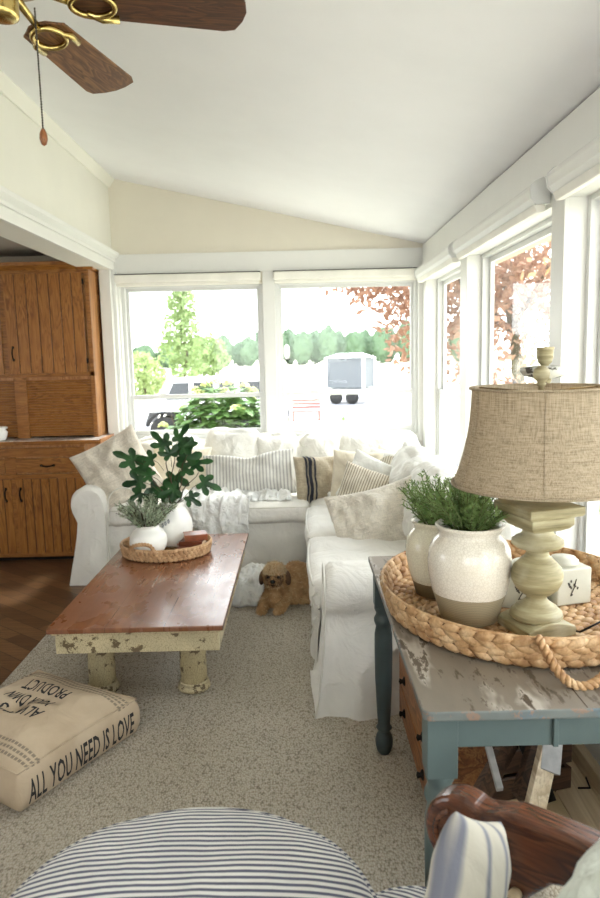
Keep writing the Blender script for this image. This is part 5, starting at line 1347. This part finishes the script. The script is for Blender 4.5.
# far tree line
rnd = random.Random(2); YT = 170
k = 0
for px in range(96, 470, 13):
    x = (px-300)/690*YT+rnd.uniform(-.3, .3); hgt = rnd.uniform(7.5, 10.5)*(.75 if 225 < px < 262 else 1)*(.62 if px < 215 else 1); w = rnd.uniform(2.2, 2.6)
    yy = YT+rnd.uniform(-6, 8)
    r = thing('tree', 'hazy green tree in the distant row across the field', 'tree', (x, YT+(k % 2)*10, GZ), group='trees in the distant row across the field'); k += 1
    mb = MB(); rr = random.Random(px)
    bmm = bmesh.new(); bmesh.ops.create_icosphere(bmm, subdivisions=3, radius=1)
    vs = [];
    for v_ in bmm.verts:
        d = v_.co.normalized(); q = 1+.22*noise.noise(d*2.3+V((px, 0, 0)))+.13*noise.noise(d*5+V((0, px, 0)))
        vs.append((d.x*w*q, d.y*w*q, hgt*.52+d.z*hgt*.50*q))
    mb.add(vs, [[v2.index for v2 in f.verts] for f in bmm.faces]); bmm.free()
    foliage(mb, (0, 0, hgt*.52), (w*1.03, w*1.03, hgt*.52), 420, .38, rr, .9)
    mb.build('foliage', 'tree_far', r, smooth=False)
    mb = MB(); mb.tube([(0, 0, 0), (0, 0, hgt*.3)], .25, 8); mb.build('trunk', 'bark', r)
# nearer trees on the left
tx = (186-300)/690*46
tree('tree', 'tall loose light green tree beyond the white car', tx, 46, [((0, 0, 4.2), (1.3, 1.2, 1.3), .6), ((.1, 0, 5.8), (.95, 1., 1.2), .5), ((-.1, 0, 2.9), (1.6, 1.5, 1.1), .5), ((.3, 0, 1.7), (1.2, 1.2, .8), .3), ((0, 0, 6.8), (.5, .5, .7), .2)], .15, 'tree_mid', .12, 5.5, 4, 1500)
tree('bush', 'rounded yellow green bush at the left, beyond the white car', (146-300)/690*40, 40, [((0, 0, 1.3), (1.3, 1.2, 1.35), 1)], .13, 'bushy', .1, 1, 5, 1900, cat='bush')
tree('tree', 'mid green tree between the tall loose tree and the distant row', (212-300)/690*75, 75, [((0, 0, 2.4), (2.0, 1.8, 2.3), 1)], .26, 'tree_mid', .15, 1.6, 6, 1500)
# red maple overhanging the right hand windows
tree('maple_tree', 'reddish brown leaved maple hanging into the right window of the end wall', 4.6, 15, [((-.4, 0, 4.9), (4.0, 2.6, 1.7), 1.3), ((-1.7, -.4, 3.9), (2.2, 1.8, .85), .6), ((-.4, 0, 2.9), (2.0, 1.8, 1.6), .45), ((1.5, 0, 4.8), (2.4, 2.4, 2.0), .5), ((-3.1, 0, 4.2), (1.5, 1.3, .6), .16), ((-1.9, .2, 2.9), (.9, 1., 1.0), .14)], .10, 'maple', .17, 3.4, 8, 3600)
tree('maple_tree', 'pink and olive leaved tree outside the side windows', 5.6, 9.2, [((0, 0, 3.3), (2.2, 2.0, 2.1), 1), ((-.3, 0, 1.7), (1.9, 1.6, 1.4), .7)], .085, 'maple2', .14, 2.2, 9, 3400)
tree('bush', 'green shrub in front of the pink and olive leaved tree, outside the side windows', 4.1, 8.3, [((0, 0, 1.35), (1.1, 1.0, 1.2), 1)], .07, 'tree_mid', .05, .8, 10, 1500, cat='bush')
# hydrangea under the left window
def shrub(name, label, x, y, w, h, n, leaf, mat, seedv, fl=0, flm='hydf'):
    r = thing(name, label, 'bush', (x, y, GZ)); rnd = random.Random(seedv); mb = MB()
    for k in range(n):
        a = rnd.uniform(0, 2*PI); q = math.sqrt(rnd.random()); px_, py_ = w*q*math.cos(a), w*.6*q*math.sin(a); z = (h*(1-.45*q*q))*(.45+.55*rnd.random()**.5)+.06*noise.noise(V((px_*3, py_*3, seedv)))
        d = V((math.cos(a)+rnd.gauss(0, .6), math.sin(a)+rnd.gauss(0, .6), rnd.uniform(-.5, .5))).normalized(); s = d.cross(V((0, 0, 1))).normalized(); L = leaf*rnd.uniform(.6, 1.2); p = V((px_, py_, z))
        mb.add([p, p+d*L*.35+s*L*.32, p+d*L*.75+s*L*.22-V((0, 0, L*.05)), p+d*L-V((0, 0, L*.15)), p+d*L*.75-s*L*.22-V((0, 0, L*.05)), p+d*L*.35-s*L*.32], [(0, 1, 2, 3, 4, 5)])
    mb.build('foliage', mat, r)
    mb = MB()
    for k in range(14):
        a = rnd.uniform(0, 2*PI); q = rnd.random()*.8; mb.tube([(w*.2*q*math.cos(a), w*.15*q*math.sin(a), 0), (w*q*math.cos(a), w*.5*q*math.sin(a), h*.85)], .006, 5)
    mb.build('stems', 'stem', r)
    for k in range(fl):
        a = rnd.uniform(0, 2*PI); q = math.sqrt(rnd.random())*.9; c = V((w*q*math.cos(a), w*.6*q*math.sin(a), h*(1-.35*q*q)+.02)); f = MB()
        for t_ in range(34):
            d = V((rnd.gauss(0, 1), rnd.gauss(0, 1), abs(rnd.gauss(0, 1)))).normalized(); f.ell(c+d*.05, (.014, .014, .010), None, 5, 4)
        f.build('flower_head', flm, r)
    return r
shrub('hydrangea', 'leafy hydrangea with pale heads close outside the left window', -.80, 7.3, .80, 2.02, 4200, .15, 'hyd', 31, 20)
shrub('hydrangea', 'low leafy hydrangea at the left edge of the left window', -1.75, 7.4, .30, 1.55, 240, .14, 'hyd', 32, 3)
shrub('shrub', 'pinkish leaved shrub close outside the right window, at its lower right corner', 1.22, 8.2, .42, 1.62, 900, .05, 'maple2', 33, 0)
shrub('shrub', 'small green tufted shrub left of the pinkish shrub', .78, 8.0, .12, 1.45, 200, .06, 'hyd', 34, 0)
# single leafy sprig
sp_ = P(343, 425, 6.5); r = thing('plant_sprig', 'single leafy sprig standing close outside the right window', 'plant', (sp_.x, 6.5, GZ)); mb = MB()
mb.tube([(0, 0, 0), (.01, 0, .9), (0, 0, 1.72)], .006, 6); mb.build('stem', 'stem', r, smooth=True); mb = MB()
for k in range(7):
    a = k*2.2; z = 1.45+k*.045; d = V((math.cos(a), math.sin(a), .5)).normalized(); s = d.cross(V((0, 0, 1))).normalized(); p = V((0, 0, z)); mb.add([p, p+d*.06+s*.02, p+d*.12, p+d*.06-s*.02], [(0, 1, 2, 3)])
mb.build('leaves', 'hyd', r)

# white off-road car, side on
JY = 19; jx0 = (134-300)/690*JY-.35; jl = 4.35
jp = thing('car', 'white boxy four door off road car parked outside the left window', 'car', (jx0+jl/2, JY, GZ))
def J(mb, x0, x1, y0, y1, z0, z1): mb.box((x0-jl/2, y0, z0), (x1-jl/2, y1, z1))
mb = MB()
body_o = [(.12, .55), (.12, 1.02), (.25, 1.12), (1.35, 1.17), (4.2, 1.17), (4.28, .6), (3.95, .5), (3.85, .9), (3.2, .9), (3.0, .45), (1.96, .45), (1.76, .9), (.96, .9), (.84, .55)]
mb.prism([(a-jl/2, b) for a, b in body_o], 'y', -.8, .8); mb.build('car_body', 'jeep', jp, bevel=.03)
mb = MB(); cab = [(1.22, 1.17), (1.54, 1.74), (1.72, 1.78), (4.12, 1.78), (4.2, 1.17)]
mb.prism([(a-jl/2, b) for a, b in cab], 'y', -.72, .72); cabo = mb.build('cabin', 'jeep', jp, bevel=.03)
for pts_ in ([(1.40, 1.22), (1.62, 1.66), (2.02, 1.66), (2.02, 1.22)], [(2.15, 1.22), (2.15, 1.66), (2.66, 1.66), (2.66, 1.22)], [(2.82, 1.22), (2.82, 1.66), (3.22, 1.66), (3.22, 1.22)], [(3.36, 1.22), (3.36, 1.66), (4.0, 1.66), (4.05, 1.22)]):
    mb = MB(); mb.prism([(a-jl/2, b) for a, b in pts_], 'y', -.735, -.722); mb.build('side_window', 'cglass', jp)
mb = MB(); mb.box((.085-jl/2, -.45, .62), (.118-jl/2, .45, 1.0)); g = mb.build('grille', 'jeep', jp)
for k in range(7):
    mb = MB(); mb.box((.076-jl/2, -.33+k*.1, .66), (.084-jl/2, -.28+k*.1, .97)); mb.build('grille_slot', 'cglass', g)
for s in (-1, 1):
    mb = MB(); mb.lathe([(0, 0), (.1, 0), (.1, .03), (0, .04)], 20, M4=Matrix.Rotation(-PI/2, 3, 'Y'), c=(.118-jl/2, s*.58, .85)); mb.build('headlight', 'cglass', jp)
for cx in (1.36, 3.6):
    for s in (-1, 1):
        pr = [(.18, -.1), (.36, -.11), (.39, -.08), (.39, .08), (.36, .11), (.18, .1)]
        mb = MB(); mb.lathe([(r_, z) for r_, z in pr], 28, M4=Matrix.Rotation(PI/2, 3, 'X'), c=(cx-jl/2, s*.78, .40)); wh = mb.build('wheel', 'rubber', jp, smooth=True)
        mb = MB(); mb.lathe([(0, -.06), (.17, -.07), (.19, -.09), (.19, .09), (.17, .07), (0, .06)], 20, M4=Matrix.Rotation(PI/2, 3, 'X'), c=(cx-jl/2, s*.78, .40)); mb.build('rim', 'metal', wh, smooth=True)
        arc = [(cx-jl/2+.50*math.cos(a_), .42+.50*math.sin(a_)) for a_ in [math.radians(15+k*15) for k in range(11)]]; arc += [(cx-jl/2+.44*math.cos(a_), .42+.44*math.sin(a_)) for a_ in [math.radians(165-k*15) for k in range(11)]]
        mb = MB(); mb.prism(arc, 'y', s*.80-.12 if s < 0 else .70, -.70 if s < 0 else .92); mb.build('fender_flare', 'rubber', jp)
mb = MB(); mb.box((-.02-jl/2, -.75, .48), (.12-jl/2, .75, .62)); mb.build('bumper', 'rubber', jp, bevel=.02)
# utility trailer with mesh sides
TY = 33; txc = (352-300)/690*TY
tl = thing('trailer', 'boxy white framed trailer with grey mesh sides on the driveway, in the right window', 'trailer', (txc, TY, GZ), (0, 0, math.radians(-24)))
mb = MB(); mb.box((-.95, -.85, .55), (.95, .85, .72)); mb.build('trailer_bed', 'metal', tl, bevel=.01)
for sx in (-.92, .92):
    for sy in (-.82, .82):
        mb = MB(); mb.box((sx-.06, sy-.06, .72), (sx+.06, sy+.06, 2.15)); mb.build('corner_post', 'jeep', tl)
mb = MB(); mb.box((-.86, -.80, .76), (.86, -.76, 2.12)); mb.box((-.86, .76, .76), (.86, .80, 2.12)); mb.box((.86, -.76, .76), (.9, .76, 2.12)); mb.box((-.9, -.76, .76), (-.86, .76, 2.12)); mb.build('mesh_panel', 'mesh', tl)
mb = MB(); mb.add([(-1, -.9, 2.15), (1, -.9, 2.15), (1, .9, 2.15), (-1, .9, 2.15), (-.5, -.3, 2.36), (.5, -.3, 2.36), (.5, .3, 2.36), (-.5, .3, 2.36)], [(3, 2, 1, 0), (4, 5, 6, 7), (0, 1, 5, 4), (1, 2, 6, 5), (2, 3, 7, 6), (3, 0, 4, 7)]); mb.build('trailer_roof', 'jeep', tl)
for sx in (-.4, .4):
    mb = MB(); mb.lathe([(.1, -.08), (.3, -.09), (.32, 0), (.3, .09), (.1, .08)], 22, M4=Matrix.Rotation(PI/2, 3, 'X'), c=(sx, -.93, .32)); mb.build('wheel', 'rubber', tl, smooth=True)
mb = MB(); mb.box((-1.7, -.05, .5), (-.95, .05, .58)); mb.build('tow_bar', 'metal', tl)
# red timber bench
bn = P(306, 401, 24); b = thing('garden_bench', 'weathered red timber bench at the far edge of the driveway, in the right window', 'bench', (bn.x, 24, GZ))
mb = MB(); 
for k in range(3): mb.box((-.5, -.2+k*.14, .36), (.5, -.08+k*.14, .40))
mb.build('seat_slats', 'redwood', b)
mb = MB()
for k in range(3): mb.box((-.5, .22, .46+k*.12), (.5, .25, .55+k*.12))
mb.build('back_slats', 'redwood', b)
for sx in (-.45, .45):
    mb = MB(); mb.box((sx-.04, -.2, 0), (sx+.04, .26, .36)); mb.build('leg', 'redwood', b)
mb = MB(); mb.prism([(bn.x-2.2, 21.5), (bn.x+1.0, 21.5), (bn.x+1.0, 26), (bn.x-2.2, 26)], 'z', GZ+.02, GZ+.05); struct(mb.build('ground_verge', 'lawn'))
# bird feeder hanging by the mullion
bf = P(287, 352, 14.0); f = thing('bird_feeder', 'small feeder on a thin pole, seen beside the mullion in the right window', 'bird feeder', (bf.x, 14.0, GZ))
mb = MB(); mb.tube([(0, 0, 0), (0, 0, bf.z-GZ-.14)], .012, 8); mb.build('pole', 'iron', f, smooth=True)
mb = MB(); mb.lathe([(0, -.14), (.04, -.14), (.055, -.02), (.05, .1), (.02, .14), (0, .15)], 20, (0, 0, bf.z-GZ)); mb.build('seed_tube', 'pot', f, smooth=True)
mb = MB(); mb.lathe([(0, -.16), (.11, -.155), (.11, -.14), (0, -.14)], 20, (0, 0, bf.z-GZ)); mb.build('perch_tray', 'iron', f, smooth=True)
# white rail fence fragment beyond the pinkish shrub
wf = P(378, 415, 11.0); r = thing('garden_railing', 'low white railing behind the pinkish shrub, in the right window', 'railing', (wf.x, 11, GZ))
mb = MB(); mb.box((-.42, -.03, 1.0), (.5, .03, 1.08)); mb.box((-.42, -.03, .2), (.5, .03, .26)); mb.build('rail', 'trim', r)
for x in (-.40, -.05, .30):
    mb = MB(); mb.box((x-.05, -.05, 0), (x+.05, .05, 1.14)); mb.build('post', 'trim', r)

# ================================================================== LIGHT
w = bpy.data.worlds.new('sky'); scn.world = w; w.use_nodes = True; nt = w.node_tree
bg = nt.nodes['Background']; tc = nt.nodes.new('ShaderNodeTexCoord'); sp = nt.nodes.new('ShaderNodeSeparateXYZ'); rp = nt.nodes.new('ShaderNodeValToRGB')
nt.links.new(tc.outputs['Generated'], sp.inputs[0]); nt.links.new(sp.outputs[2], rp.inputs[0]); nt.links.new(rp.outputs[0], bg.inputs[0])
rp.color_ramp.elements[0].position = 0; rp.color_ramp.elements[0].color = (.99, .99, .985, 1); rp.color_ramp.elements[1].position = .9; rp.color_ramp.elements[1].color = (.80, .88, 1, 1)
bg.inputs[1].default_value = 5.0
sd = bpy.data.lights.new('sun', 'SUN'); sd.energy = 6; sd.angle = math.radians(12); sd.color = (1, .97, .91)
so = bpy.data.objects.new('sun', sd); COL.objects.link(so); so.rotation_euler = (math.radians(38), 0, math.radians(150))
scn.view_settings.view_transform = 'Standard'; scn.view_settings.look = 'None'; scn.view_settings.exposure = 0.52; scn.view_settings.gamma = 1
scn.view_settings.use_curve_mapping = False
